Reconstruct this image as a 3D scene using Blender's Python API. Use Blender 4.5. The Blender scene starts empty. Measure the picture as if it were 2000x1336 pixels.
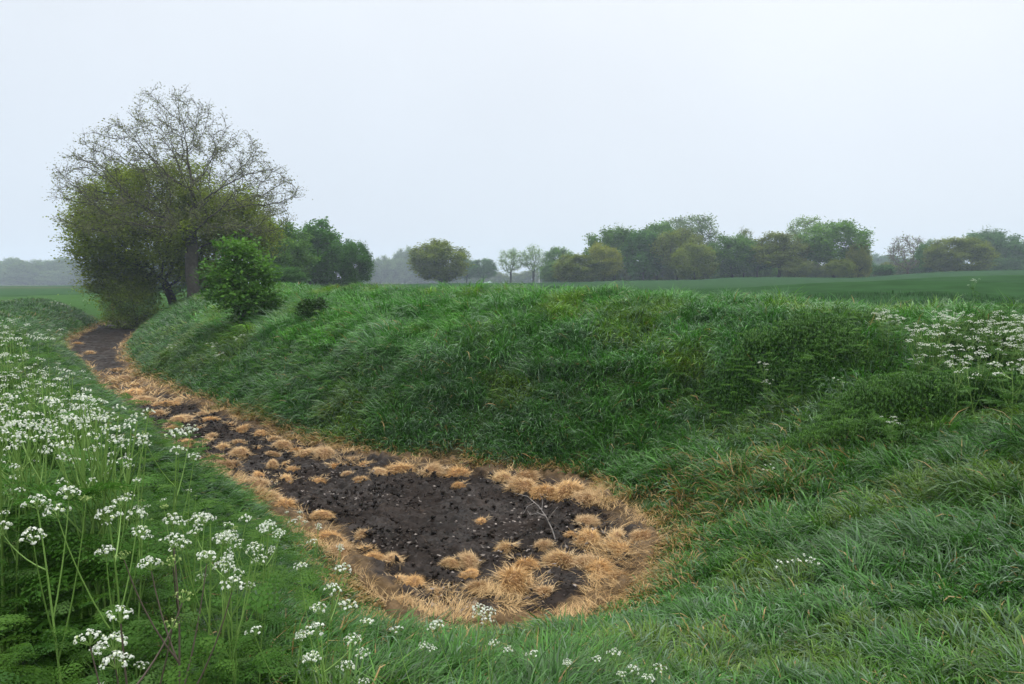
import bpy, math, random
import numpy as np
from mathutils import Vector, Matrix

random.seed(11)
RNG = np.random.default_rng(7)
SC = bpy.context.scene
COL = SC.collection

# ------------------------------------------------------------------ camera
F_PX = 1556.0                      # focal length in photo pixels (2000 wide)
EYE = np.array((0.0, 0.0, 3.0))
PITCH = math.atan((668 - 553) / F_PX)
cam_d = bpy.data.cameras.new('camera')
cam_d.sensor_width = 36.0
cam_d.lens = 36.0 * F_PX / 2000.0
cam_d.clip_start = 0.05
cam_d.clip_end = 4000.0
cam = bpy.data.objects.new('camera', cam_d)
COL.objects.link(cam)
cam.location = EYE
cam.rotation_euler = (math.pi / 2 - PITCH, 0, 0)
SC.camera = cam

# ------------------------------------------------------------------ sky, sun, exposure
SUN_EL, SUN_AZ = math.radians(48), math.radians(25)      # azimuth measured from +Y towards +X
w = bpy.data.worlds.new('World')
SC.world = w
w.use_nodes = True
nt = w.node_tree
nt.nodes.clear()
n_out = nt.nodes.new('ShaderNodeOutputWorld')
n_bg = nt.nodes.new('ShaderNodeBackground')
n_bg.inputs['Strength'].default_value = 0.1
n_sky = nt.nodes.new('ShaderNodeTexSky')
n_sky.sky_type = 'NISHITA'
n_sky.sun_disc = False
n_sky.sun_elevation = SUN_EL
n_sky.sun_rotation = SUN_AZ
n_sky.dust_density = 4.0
n_tc = nt.nodes.new('ShaderNodeTexCoord')
n_sep = nt.nodes.new('ShaderNodeSeparateXYZ')
n_ramp = nt.nodes.new('ShaderNodeValToRGB')               # overcast cloud layer by elevation
cr = n_ramp.color_ramp
cr.elements[0].position = 0.0
cr.elements[0].color = (0.348, 0.392, 0.455, 1)
cr.elements[1].position = 1.0
cr.elements[1].color = (2.1, 2.1, 2.05, 1)
_e = cr.elements.new(0.34)
_e.color = (0.428, 0.454, 0.486, 1)
n_noise = nt.nodes.new('ShaderNodeTexNoise')
n_noise.inputs['Scale'].default_value = 2.2
n_noise.inputs['Detail'].default_value = 4
n_mr = nt.nodes.new('ShaderNodeMapRange')
n_mr.inputs['To Min'].default_value = 19.2
n_mr.inputs['To Max'].default_value = 23.0
n_mul = nt.nodes.new('ShaderNodeVectorMath')
n_mul.operation = 'SCALE'
n_mix = nt.nodes.new('ShaderNodeMix')
n_mix.data_type = 'RGBA'
n_mix.inputs[0].default_value = 0.88
L = nt.links.new
L(n_tc.outputs['Generated'], n_sep.inputs[0])
L(n_sep.outputs['Z'], n_ramp.inputs[0])
L(n_tc.outputs['Generated'], n_noise.inputs['Vector'])
L(n_noise.outputs[0], n_mr.inputs[0])
L(n_ramp.outputs[0], n_mul.inputs[0])
L(n_mr.outputs[0], n_mul.inputs['Scale'])
L(n_sky.outputs[0], n_mix.inputs[6])
L(n_mul.outputs[0], n_mix.inputs[7])
L(n_mix.outputs[2], n_bg.inputs[0])
L(n_bg.outputs[0], n_out.inputs[0])

sun_d = bpy.data.lights.new('sun', 'SUN')
sun_d.energy = 0.6
sun_d.angle = math.radians(40)
sun_d.color = (1.0, 0.97, 0.92)
sun = bpy.data.objects.new('sun', sun_d)
COL.objects.link(sun)
sun.rotation_euler = (math.pi / 2 - SUN_EL, 0, math.pi - SUN_AZ)

vs = SC.view_settings
vs.view_transform = 'Standard'
vs.look = 'None'
vs.exposure = 0.0
vs.gamma = 1.0
cy = SC.cycles
cy.use_denoising = True
cy.max_bounces = 5
cy.diffuse_bounces = 3
cy.glossy_bounces = 2
cy.transmission_bounces = 3
cy.volume_bounces = 1
cy.transparent_max_bounces = 4

# ------------------------------------------------------------------ maths helpers
cp, sp = math.cos(PITCH), math.sin(PITCH)


def ray(px, py):
    """world direction of a photo pixel, scaled so that its y component is 1"""
    x = (np.asarray(px, float) - 1000) / F_PX
    v = (668 - np.asarray(py, float)) / F_PX
    dy = cp + v * sp
    dz = -sp + v * cp
    return np.stack([x / dy, np.ones_like(x), dz / dy], -1)


def at(px, py, d):
    return EYE + ray(px, py) * np.asarray(d, float)[..., None]


def on_plane(px, py, z=0.0):
    r = ray(px, py)
    return EYE + r * ((z - EYE[2]) / r[..., 2])[..., None]


def hash2(ix, iy, seed):
    h = (ix.astype(np.int64) * 374761393 + iy.astype(np.int64) * 668265263 + seed * 982451653) & 0xFFFFFFFF
    h = ((h ^ (h >> 13)) * 1274126177) & 0xFFFFFFFF
    return ((h ^ (h >> 16)) & 0xFFFF) / 65535.0


def vnoise(x, y, seed=0):
    ix, iy = np.floor(x), np.floor(y)
    fx, fy = x - ix, y - iy
    fx, fy = fx * fx * (3 - 2 * fx), fy * fy * (3 - 2 * fy)
    a, b = hash2(ix, iy, seed), hash2(ix + 1, iy, seed)
    c, d = hash2(ix, iy + 1, seed), hash2(ix + 1, iy + 1, seed)
    return (a * (1 - fx) + b * fx) * (1 - fy) + (c * (1 - fx) + d * fx) * fy


def fbm(x, y, seed=0, octv=3):
    s, amp, tot = 0.0, 1.0, 0.0
    for o in range(octv):
        s = s + amp * vnoise(x * 2 ** o, y * 2 ** o, seed + o * 17)
        tot += amp
        amp *= 0.5
    return s / tot


def sstep(a, b, x):
    t = np.clip((x - a) / (b - a), 0, 1)
    return t * t * (3 - 2 * t)


# ------------------------------------------------------------------ terrain
# outline of the dried ditch (mud and straw) read on the plane of its bed
BED_PX = [(850, 1232), (1000, 1216), (1100, 1202), (1180, 1170), (1235, 1125), (1270, 1060), (1248, 1026),
          (1195, 985), (1150, 948), (1060, 928), (960, 918), (880, 903), (760, 898), (640, 878), (520, 838),
          (430, 803), (350, 773), (270, 738), (242, 700), (238, 680), (262, 655), (312, 628), (250, 622), (203, 632),
          (138, 663), (130, 690), (165, 718), (190, 748), (215, 790), (270, 840), (330, 890), (420, 945), (520, 995), (570, 1018),
          (625, 1045), (690, 1098), (732, 1150), (785, 1210)]
BED = on_plane(*np.array(BED_PX, float).T)[:, :2]


def bed_sd(x, y):
    """signed distance to the bed outline, negative inside"""
    x, y = np.asarray(x, float), np.asarray(y, float)
    best = np.full(x.shape, 1e9)
    inside = np.zeros(x.shape, bool)
    n = len(BED)
    for i in range(n):
        ax, ay = BED[i]
        bx, by = BED[(i + 1) % n]
        ex, ey = bx - ax, by - ay
        t = np.clip(((x - ax) * ex + (y - ay) * ey) / (ex * ex + ey * ey), 0, 1)
        d = (x - ax - t * ex) ** 2 + (y - ay - t * ey) ** 2
        best = np.minimum(best, d)
        cond = (ay > y) != (by > y)
        with np.errstate(divide='ignore', invalid='ignore'):
            xi = ex * (y - ay) / (by - ay if by != ay else 1e-9) + ax
        inside ^= cond & (x < xi)
    d = np.sqrt(best)
    return np.where(inside, -d, d)


CTRL = np.array([
    # x, y, plateau height, run of the slope
    (0, 0, 1.35, 6.5), (-2, 1, 1.4, 4.5), (-3, 4, 1.4, 3.2), (-5, 8, 1.45, 2.7), (-9, 14, 1.5, 2.7), (-14, 22, 1.5, 2.7),
    (-22, 32, 1.4, 2.6), (-30, 45, 1.4, 3), (-40, 60, 1.4, 3), (-60, 100, 1.4, 3), (-200, 400, 1.0, 3), (-100, 20, 1.4, 3),
    (-20, 5, 1.4, 3), (-15, -20, 1.4, 4), (3, 4, 1.2, 5.5), (5, 7, 1.25, 5), (3.5, 9, 1.0, 4.5), (3, 11.8, 0.75, 4),
    (6, 10.2, 1.2, 4), (8, 6, 1.4, 5), (9, 9.5, 1.5, 4), (20, 0, 1.6, 5), (0, -20, 1.5, 6), (1.5, 17.5, 2.78, 7.2), (5, 16.5, 2.54, 6),
    (8, 15, 2.36, 5), (12, 14, 2.38, 5), (20, 13, 2.4, 4), (-3, 20.5, 2.88, 7.6), (-7, 26, 2.92, 8), (-11, 35, 2.90, 8),
    (-14, 42, 2.75, 7), (-18, 55, 2.6, 5), (-22, 75, 2.75, 6), (0, 40, 2.85, 5), (20, 40, 3.1, 5), (45, 150, 4.1, 5),
    (0, 150, 3.0, 5), (-40, 120, 2.8, 5), (0, 400, 2.8, 5), (200, 400, 6.5, 5), (40, 60, 3.6, 5), (96, 150, 5.4, 5),
    (29, 150, 3.5, 5), (12, 25, 2.75, 5), (0, 900, 2.5, 5), (500, 500, 8, 5), (-600, 600, 0.8, 5), (0, -400, 1.5, 6),
    (-33, 66, 1.6, 5), (-28, 70, 2.0, 5)], float)


def height(x, y):
    x, y = np.asarray(x, float), np.asarray(y, float)
    num = np.zeros(x.shape)
    run = np.zeros(x.shape)
    wt = np.zeros(x.shape)
    for cx, cy_, h, r in CTRL:
        ww = 1.0 / ((x - cx) ** 2 + (y - cy_) ** 2 + 0.6) ** 1.4
        num += ww * h
        run += ww * r
        wt += ww
    plat, run = num / wt, run / wt
    sd = bed_sd(x, y)
    t = np.clip(sd / run, 0, 1)
    k = sstep(8.0, 12.0, y + 0.3 * x)
    prof = (0.45 + 0.47 * k) * t * (2 - t) + (0.55 - 0.47 * k) * t * t * (3 - 2 * t)
    r = np.hypot(x, y)
    bump = (fbm(x * 1.3, y * 1.3, 3) - 0.5) * 0.16 * np.clip(t * 3, 0, 1) * (1 - sstep(30, 60, r))
    return np.where(sd < 0, -0.16 * sstep(0, 0.25, -sd), plat * prof + bump)


CREST = np.array([(-30, 95), (-22, 75), (-18, 56), (-15.5, 46), (-11, 38), (-7, 29), (-3, 24), (1.5, 20.5), (5, 18.6), (8, 17.0),
                  (12, 16), (20, 15), (60, 11)], float)


BMID = np.array([(-1.0, 7.5), (-3.5, 12.0), (-7.5, 17.0), (-12.0, 25.0), (-18.6, 35.0), (-24.0, 50.0), (-29.0, 60.0)])


def in_field(x, y):
    return (y > np.interp(x, CREST[:, 0], CREST[:, 1])) & (x > -30)


# ------------------------------------------------------------------ mesh helpers
class Geo:
    """collects triangles and quads with a colour per vertex, built as ONE mesh object"""

    def __init__(self):
        self.v, self.c, self.f = [], [], []
        self.n = 0

    def add(self, verts, faces, col=(1, 1, 1), mat=0):
        verts = np.asarray(verts, np.float32).reshape(-1, 3)
        faces = np.asarray(faces, np.int64)
        if len(faces) == 0:
            return
        col = np.asarray(col, np.float32)
        if col.ndim == 1:
            col = np.broadcast_to(col, (len(verts), 3))
        self.v.append(verts)
        self.c.append(col)
        self.f.append((faces + self.n, mat))
        self.n += len(verts)

    def mesh(self, name, mats):
        me = bpy.data.meshes.new(name)
        v = np.concatenate(self.v)
        c = np.concatenate(self.c)
        me.vertices.add(len(v))
        me.vertices.foreach_set('co', v.ravel())
        idx, starts, mi, s = [], [], [], 0
        for f, m in self.f:
            k = f.shape[1]
            idx.append(f.ravel())
            starts.append(s + np.arange(len(f)) * k)
            mi.append(np.full(len(f), m, np.int32))
            s += f.size
        idx = np.concatenate(idx).astype(np.int32)
        starts = np.concatenate(starts).astype(np.int32)
        me.loops.add(len(idx))
        me.loops.foreach_set('vertex_index', idx)
        me.polygons.add(len(starts))
        me.polygons.foreach_set('loop_start', starts)
        for m in mats:
            me.materials.append(m)
        if len(mats) > 1:
            me.polygons.foreach_set('material_index', np.concatenate(mi))
        a = me.attributes.new('Col', 'FLOAT_COLOR', 'POINT')
        rgba = np.ones((len(v), 4), np.float32)
        rgba[:, :3] = c
        a.data.foreach_set('color', rgba.ravel())
        me.update(calc_edges=True)
        return me

    def build(self, name, mats, parent=None):
        o = bpy.data.objects.new(name, self.mesh(name, mats))
        COL.objects.link(o)
        if parent is not None:
            o.parent = parent
        return o


def tag(o, label=None, cat=None, group=None, kind=None):
    if label:
        o['label'] = label
    if cat:
        o['category'] = cat
    if group:
        o['group'] = group
    if kind:
        o['kind'] = kind
    return o


def empty(name, loc):
    o = bpy.data.objects.new(name, None)
    o.empty_display_size = 0.1
    COL.objects.link(o)
    o.location = [float(q) for q in loc]
    return o


def copy_tree(o):
    c = o.copy()
    COL.objects.link(c)
    for ch in list(o.children):
        d = ch.copy()
        COL.objects.link(d)
        d.parent = c
        for g in list(ch.children):
            e = g.copy()
            COL.objects.link(e)
            e.parent = d
    return c


def norm(a):
    return a / np.maximum(np.linalg.norm(a, axis=-1, keepdims=True), 1e-9)


def rand_rot(n, rng, tilt=None):
    """random rotation matrices; tilt limits how far the local z leaves the vertical"""
    if tilt is None:
        q = norm(rng.normal(size=(n, 4)))
        a, b, c, d = q.T
        return np.stack([np.stack([1 - 2 * (c * c + d * d), 2 * (b * c - a * d), 2 * (b * d + a * c)], -1),
                         np.stack([2 * (b * c + a * d), 1 - 2 * (b * b + d * d), 2 * (c * d - a * b)], -1),
                         np.stack([2 * (b * d - a * c), 2 * (c * d + a * b), 1 - 2 * (b * b + c * c)], -1)], 1)
    az, th, tw = rng.uniform(0, 6.283, n), np.abs(rng.normal(0, tilt, n)), rng.uniform(0, 6.283, n)
    z = np.stack([np.sin(th) * np.cos(az), np.sin(th) * np.sin(az), np.cos(th)], -1)
    x = np.stack([np.cos(tw), np.sin(tw), np.zeros(n)], -1)
    x = norm(x - z * (x * z).sum(-1, keepdims=True))
    return np.stack([x, np.cross(z, x), z], -1)


def replicate(geo, tv, tf, pos, rot, scale, col, mat=0, tcol=None):
    """merge n transformed copies of a small template into geo"""
    n, m = len(pos), len(tv)
    if n == 0:
        return
    scale = np.asarray(scale, float)
    if scale.ndim == 1:
        scale = scale[:, None]
    v = np.einsum('nij,nmj->nmi', rot, tv[None] * scale[:, None, :]) + pos[:, None, :]
    col = np.broadcast_to(np.asarray(col, float), (n, 3))
    cc = np.repeat(col, m, 0)
    if tcol is not None:
        cc = cc * np.tile(tcol, (n, 1))
    fl = tf if isinstance(tf, list) else [tf]
    off = (np.arange(n) * m)[:, None, None]
    base = geo.n
    geo.v.append(v.reshape(-1, 3).astype(np.float32))
    geo.c.append(cc.astype(np.float32))
    geo.n += n * m
    for f in fl:
        geo.f.append(((f[None] + off).reshape(-1, f.shape[1]) + base, mat))


def tube_chain(geo, pts, rad, sides=5, col=(1, 1, 1), mat=0):
    pts, rad = np.asarray(pts, float), np.asarray(rad, float)
    tan = norm(np.gradient(pts, axis=0))
    ref = np.array((0.31, 0.95, 0.05))
    a = norm(np.cross(tan, ref))
    b = np.cross(tan, a)
    th = np.arange(sides) * 2 * math.pi / sides
    v = pts[:, None] + rad[:, None, None] * (np.cos(th)[None, :, None] * a[:, None] + np.sin(th)[None, :, None] * b[:, None])
    n = len(pts)
    i = np.arange(n - 1)[:, None] * sides
    j = np.arange(sides)[None]
    k = (j + 1) % sides
    f = np.stack([i + j, i + k, i + sides + k, i + sides + j], -1).reshape(-1, 4)
    geo.add(v.reshape(-1, 3), f, col, mat)
    geo.add(v[-1], np.arange(sides)[None], col, mat)


def blades(geo, root, length, az, lean, droop, width, col, segs=3, mat=0, rng=RNG, tip=None):
    """arching grass blades, all at once"""
    n = len(root)
    if n == 0:
        return
    h = np.stack([np.cos(az), np.sin(az), np.zeros(n)], -1)
    s = np.stack([-np.sin(az), np.cos(az), np.zeros(n)], -1)
    tw = rng.normal(0, 0.5, n)
    p = root.copy()
    rows, widths = [], []
    for k in range(segs + 1):
        t = k / segs
        th = lean + droop * t
        d = np.sin(th)[:, None] * h + np.cos(th)[:, None] * np.array((0, 0, 1.0))
        nrm = np.cos(th)[:, None] * h - np.sin(th)[:, None] * np.array((0, 0, 1.0))
        side = np.cos(tw)[:, None] * s + np.sin(tw)[:, None] * nrm
        wv = width * (0.75 + 0.5 * t - 1.25 * t * t) * 0.5
        if k < segs:
            rows += [p - side * wv[:, None], p + side * wv[:, None]]
            p = p + d * (length / segs)[:, None]
        else:
            rows.append(p)
    m = 2 * segs + 1
    v = np.stack(rows, 1).reshape(-1, 3)
    b = np.arange(n)[:, None] * m
    q = np.concatenate([b + np.array([[2 * k, 2 * k + 1, 2 * k + 3, 2 * k + 2]]) for k in range(segs - 1)])
    tr = b + np.array([[2 * segs - 2, 2 * segs - 1, 2 * segs]])
    cc = np.repeat(col, m, 0).astype(np.float32)
    if tip is not None:
        cc.reshape(n, m, 3)[:, -1] = tip
    base = geo.n
    geo.v.append(v.astype(np.float32))
    geo.c.append(cc)
    geo.n += n * m
    geo.f.append((q + base, mat))
    geo.f.append((tr + base, mat))


# ------------------------------------------------------------------ materials
def mat_col(name, rough=0.5, spec=0.3, trans=0.0, tint=(1, 1, 1), noise=0.0, nscale=20.0, bump=0.0):
    """colour from the mesh's own colour attribute, times a tint, with optional noise, bump and translucency"""
    m = bpy.data.materials.new(name)
    m.use_nodes = True
    t = m.node_tree
    t.nodes.clear()
    out = t.nodes.new('ShaderNodeOutputMaterial')
    pr = t.nodes.new('ShaderNodeBsdfPrincipled')
    pr.inputs['Roughness'].default_value = rough
    pr.inputs['Specular IOR Level'].default_value = spec
    at_ = t.nodes.new('ShaderNodeAttribute')
    at_.attribute_name = 'Col'
    mx = t.nodes.new('ShaderNodeMix')
    mx.data_type = 'RGBA'
    mx.blend_type = 'MULTIPLY'
    mx.inputs[0].default_value = 1.0
    mx.inputs[7].default_value = (*tint, 1)
    t.links.new(at_.outputs['Color'], mx.inputs[6])
    c = mx.outputs[2]
    if noise or bump:
        tc = t.nodes.new('ShaderNodeTexCoord')
        nz = t.nodes.new('ShaderNodeTexNoise')
        nz.inputs['Scale'].default_value = nscale
        nz.inputs['Detail'].default_value = 5
        t.links.new(tc.outputs['Object'], nz.inputs['Vector'])
        if noise:
            mr = t.nodes.new('ShaderNodeMapRange')
            mr.inputs['From Min'].default_value = 0.3
            mr.inputs['From Max'].default_value = 0.7
            mr.inputs['To Min'].default_value = 1 - noise
            mr.inputs['To Max'].default_value = 1 + noise
            t.links.new(nz.outputs[0], mr.inputs[0])
            vm = t.nodes.new('ShaderNodeVectorMath')
            vm.operation = 'SCALE'
            t.links.new(c, vm.inputs[0])
            t.links.new(mr.outputs[0], vm.inputs['Scale'])
            c = vm.outputs[0]
        if bump:
            bp = t.nodes.new('ShaderNodeBump')
            bp.inputs['Strength'].default_value = bump
            bp.inputs['Distance'].default_value = 0.05
            t.links.new(nz.outputs[0], bp.inputs['Height'])
            t.links.new(bp.outputs[0], pr.inputs['Normal'])
    t.links.new(c, pr.inputs['Base Color'])
    if trans:
        tr = t.nodes.new('ShaderNodeBsdfTranslucent')
        t.links.new(c, tr.inputs[0])
        ms = t.nodes.new('ShaderNodeMixShader')
        ms.inputs[0].default_value = trans
        t.links.new(pr.outputs[0], ms.inputs[1])
        t.links.new(tr.outputs[0], ms.inputs[2])
        t.links.new(ms.outputs[0], out.inputs[0])
    else:
        t.links.new(pr.outputs[0], out.inputs[0])
    return m


M_GRASS = mat_col('grass_blade', 0.32, 0.32, 0.3)
M_STRAW = mat_col('straw', 0.6, 0.25, 0.15)
M_SOIL = mat_col('soil', 1.0, 0.03, 0, noise=0.35, nscale=6.0, bump=0.5)
M_MUD = mat_col('mud', 0.85, 0.07, 0, noise=0.45, nscale=9.0, bump=0.8)
M_CROP = mat_col('crop_ground', 1.0, 0.0, 0, noise=0.24, nscale=0.7, bump=0.3)
M_BARK = mat_col('bark', 0.9, 0.15, 0, noise=0.4, nscale=5.0, bump=0.6)
M_LEAF = mat_col('leaf', 0.55, 0.12, 0.42)
M_STEM = mat_col('green_stem', 0.5, 0.3, 0.1)
M_PETAL = mat_col('white_petal', 0.6, 0.2, 0.3)
M_DRYLEAF = mat_col('dry_leaf', 0.8, 0.2, 0.1)
M_PAINT = mat_col('post_paint', 0.5, 0.3, 0, noise=0.1)

_t = M_MUD.node_tree
_p = next(q for q in _t.nodes if q.type == 'BSDF_PRINCIPLED')
_n = _t.nodes.new('ShaderNodeTexNoise')
_n.inputs['Scale'].default_value = 1.1
_n.inputs['Detail'].default_value = 3
_c = _t.nodes.new('ShaderNodeTexCoord')
_m = _t.nodes.new('ShaderNodeMapRange')
_m.inputs['From Min'].default_value = 0.42
_m.inputs['From Max'].default_value = 0.6
_m.inputs['To Min'].default_value = 0.42
_m.inputs['To Max'].default_value = 0.9
_t.links.new(_c.outputs['Object'], _n.inputs['Vector'])
_t.links.new(_n.outputs[0], _m.inputs[0])
_t.links.new(_m.outputs[0], _p.inputs['Roughness'])

# ------------------------------------------------------------------ ground sheets
NA, NR = 760, 280
rr = 0.4 * (900 / 0.4) ** (np.arange(NR) / (NR - 1))
aa = np.arange(NA) * 2 * math.pi / NA
GX = (rr[:, None] * np.sin(aa)[None]).ravel()
GY = (rr[:, None] * np.cos(aa)[None]).ravel()
GZ = height(GX, GY)
gv = np.stack([GX, GY, GZ], -1)
i = np.arange(NR - 1)[:, None] * NA
j = np.arange(NA)[None]
k = (j + 1) % NA
gf = np.stack([i + j, i + NA + j, i + NA + k, i + k], -1).reshape(-1, 4)
fc = gv[gf].mean(1)
fx, fy = fc[:, 0], fc[:, 1]
fr = np.hypot(fx, fy)
is_field = in_field(fx, fy)
is_meadow = (~is_field) & (fx < -20) & (bed_sd(fx, fy) > 14) & (fy > 40)
is_plough = is_meadow & (fy > 300 + 20 * np.sin(fx * 0.02)) & (fy < 480)
is_meadow &= ~is_plough


def sub_sheet(name, sel, colfn, mat, centre=False):
    f = gf[sel]
    u, inv = np.unique(f, return_inverse=True)
    g = Geo()
    v = gv[u]
    g.add(v, inv.reshape(-1, 4), colfn(v[:, 0], v[:, 1]))
    if centre:
        ring = gv[:NA]
        g.add(np.concatenate([ring, [[0, 0, height(np.zeros(1), np.zeros(1))[0]]]]),
              np.stack([np.arange(NA), (np.arange(NA) + 1) % NA, np.full(NA, NA)], -1), (0.03, 0.05, 0.015))
    o = g.build(name, [mat])
    tag(o, kind='structure')
    return o


def lerp3(a, b, t):
    return np.asarray(a)[None] * (1 - t)[:, None] + np.asarray(b)[None] * t[:, None]


def col_bank(x, y):
    r = np.hypot(x, y)
    c = lerp3((0.020, 0.040, 0.010), (0.03, 0.075, 0.016), sstep(12, 40, r))
    s = bed_sd(x, y)
    e = sstep(np.where(y < 10.5, 0.5, 0.2), 0.0, s + (fbm(x * 1.7, y * 1.7, 27, 2) - 0.5) * 0.9)
    return c * (1 - e)[:, None] + np.array((0.040, 0.034, 0.016))[None] * e[:, None]


def col_field(x, y):
    n = fbm(x * 0.05, y * 0.2, 41, 3)
    return lerp3((0.017, 0.043, 0.016), (0.026, 0.059, 0.023), n)


def col_meadow(x, y):
    n = fbm(x * 0.02, y * 0.05, 51, 3)
    c = lerp3((0.022, 0.054, 0.020), (0.032, 0.068, 0.028), n)
    b = sstep(0.56, 0.68, fbm(x * 0.012, y * 0.03, 61, 2)) * sstep(120, 180, y) * 0.7
    return c * (1 - b)[:, None] + np.array((0.11, 0.075, 0.05))[None] * b[:, None]


def col_plough(x, y):
    return lerp3((0.060, 0.034, 0.028), (0.08, 0.045, 0.037), fbm(x * 0.03, y * 0.03, 71))


sub_sheet('grass_bank_ground', ~(is_field | is_meadow | is_plough), col_bank, M_SOIL, True)
sub_sheet('crop_field', is_field, col_field, M_CROP)
sub_sheet('meadow', is_meadow, col_meadow, M_CROP)
sub_sheet('ploughed_field', is_plough, col_plough, M_CROP)


# mud bed: two sheets of different fineness sharing one mesh, clods and cracks in real relief
def mud_z(x, y):
    n1 = fbm(x * 1.1, y * 1.1, 5, 2) - 0.5
    n2 = fbm(x * 5.5, y * 5.5, 6, 3)
    n3 = np.abs(fbm(x * 9, y * 9, 8, 2) - 0.5) * 2
    n4 = fbm(x * 21, y * 21, 9, 2) - 0.5
    return 0.05 * n1 + 0.15 * (n2 - 0.5) + 0.09 * n3 + 0.05 * n4 - 0.04


g = Geo()
for (y0, y1, st) in ((6.2, 22.0, 0.035), (22.0, 64.0, 0.12)):
    x0, x1 = BED[(BED[:, 1] > y0 - 4) & (BED[:, 1] < y1 + 4)][:, 0].min() - 0.3, BED[(BED[:, 1] > y0 - 4) & (BED[:, 1] < y1 + 4)][:, 0].max() + 0.3
    nx, ny = int((x1 - x0) / st) + 1, int(round((y1 - y0) / st)) + 1
    X, Y = np.meshgrid(np.linspace(x0, x1, nx), np.linspace(y0, y1, ny))
    sd = bed_sd(X, Y)
    Z = mud_z(X, Y) - 0.02 + 0.10 * sstep(-0.5, 0.1, sd) - 0.5 * sstep(0.1, 0.25, sd)
    ii, jj = np.meshgrid(np.arange(ny - 1), np.arange(nx - 1), indexing='ij')
    a = (ii * nx + jj).ravel()
    q = np.stack([a, a + 1, a + nx + 1, a + nx], -1)
    ok = (sd.ravel()[q] < 0.2).any(1)
    q = q[ok]
    u, inv = np.unique(q, return_inverse=True)
    vx, vy = X.ravel()[u], Y.ravel()[u]
    nn = fbm(vx * 2.5, vy * 2.5, 12, 3)
    c = lerp3((0.0085, 0.0068, 0.0062), (0.029, 0.0215, 0.0180), nn)
    ed = sstep(-0.28, 0.0, sd.ravel()[u] + (fbm(vx * 3, vy * 3, 13) - 0.5) * 0.5)
    ed = np.maximum(ed, sstep(19, 21.5, vy) * (1 - sstep(25, 27.5, vy)) * sstep(0.35, 0.55, fbm(vx * 1.2, vy * 1.2, 14)))
    c = c * (1 - ed)[:, None] + np.array((0.085, 0.055, 0.028))[None] * ed[:, None] * (0.5 + fbm(vx * 2, vy * 2, 15))[:, None]
    g.add(np.stack([vx, vy, Z.ravel()[u]], -1), inv.reshape(-1, 4), c)
tag(g.build('ditch_bed', [M_MUD]), kind='structure')


# ------------------------------------------------------------------ placing on the ground through a photo pixel
def ground_at(px, py, lift=0.0, dmin=1.0, dmax=120.0):
    """first point on the pixel's line of sight that is `lift` above the terrain; returns the ground point below it"""
    px = np.atleast_1d(np.asarray(px, float))
    py = np.atleast_1d(np.asarray(py, float))
    lift = np.broadcast_to(np.asarray(lift, float), px.shape)
    r = ray(px, py)
    ds = dmin * (dmax / dmin) ** (np.arange(260) / 259.0)
    P = EYE[None, None] + r[:, None] * ds[None, :, None]
    gap = P[..., 2] - height(P[..., 0], P[..., 1]) - lift[:, None]
    hit = np.argmax(gap <= 0, 1)
    miss = ~(gap <= 0).any(1)
    hit = np.maximum(hit, 1)
    n = np.arange(len(px))
    g0, g1 = gap[n, hit - 1], gap[n, hit]
    t = np.clip(g0 / np.maximum(g0 - g1, 1e-6), 0, 1)
    d = ds[hit - 1] + (ds[hit] - ds[hit - 1]) * t
    Q = EYE[None] + r * d[:, None]
    Q[:, 2] = height(Q[:, 0], Q[:, 1])
    Q[miss] = np.nan
    return Q


# ------------------------------------------------------------------ grass
def grass_cols(n, x, y, rng, clump):
    """per-blade colour: patches of fresh green, blue-green, yellow-green and some dry straw"""
    p = fbm(x * 0.35, y * 0.35, 21, 3)
    q = fbm(x * 0.9, y * 0.9, 22, 2)
    fresh = np.array((0.050, 0.172, 0.013))
    blue = np.array((0.050, 0.164, 0.021))
    yel = np.array((0.092, 0.185, 0.012))
    dark = np.array((0.028, 0.112, 0.012))
    a = sstep(0.35, 0.62, p)[:, None]
    c = fresh * (1 - a) + blue * a
    b = sstep(0.55, 0.72, q)[:, None]
    c = c * (1 - b) + yel * b
    b = (clump < 0.25)[:, None] * 0.7
    c = c * (1 - b) + dark * b
    c = c * (0.82 + 0.40 * ((clump * 7.31) % 1.0))[:, None] * rng.uniform(0.5, 1.6, (n, 1)) * rng.uniform(0.92, 1.08, (n, 3))
    sheen = rng.uniform(0, 1, n) < 0.04 + np.where(y > 10, 0.36, 0.20) * sstep(0.42, 0.60, fbm(x * 0.5 + 40, y * 0.5, 23, 3)) * (((clump * 3.7) % 1.0) > 0.35)  # share of paler blades: silvery sky sheen painted into the blade colour
    return np.where(sheen[:, None], np.array((0.132, 0.228, 0.125)) * rng.uniform(0.7, 1.35, (n, 1)), c)


def inside(poly, x, y):
    ins = np.zeros(np.shape(x), bool)
    for q in range(len(poly)):
        ax, ay = poly[q]
        bx, by = poly[(q + 1) % len(poly)]
        if ay != by:
            ins ^= ((ay > y) != (by > y)) & (x < (bx - ax) * (y - ay) / (by - ay) + ax)
    return ins


WEEDS = ground_at(*np.array([(1340, 790), (1430, 690), (1560, 655), (1690, 640), (1700, 592), (1800, 585), (1900, 580), (2060, 590), (2060, 790),
                             (1930, 800), (1830, 850), (1740, 890), (1600, 870), (1440, 880), (1350, 850)], float).T, 0.15, dmin=6.0)[:, :2]


def right_weeds(x, y):
    """1 where the dark weeds of the right bank grow"""
    jx, jy = (fbm(x * 1.1, y * 1.1, 91) - 0.5) * 1.6, (fbm(x * 1.1, y * 1.1, 92) - 0.5) * 1.6
    return inside(WEEDS, x + jx, y + jy).astype(float)


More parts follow.
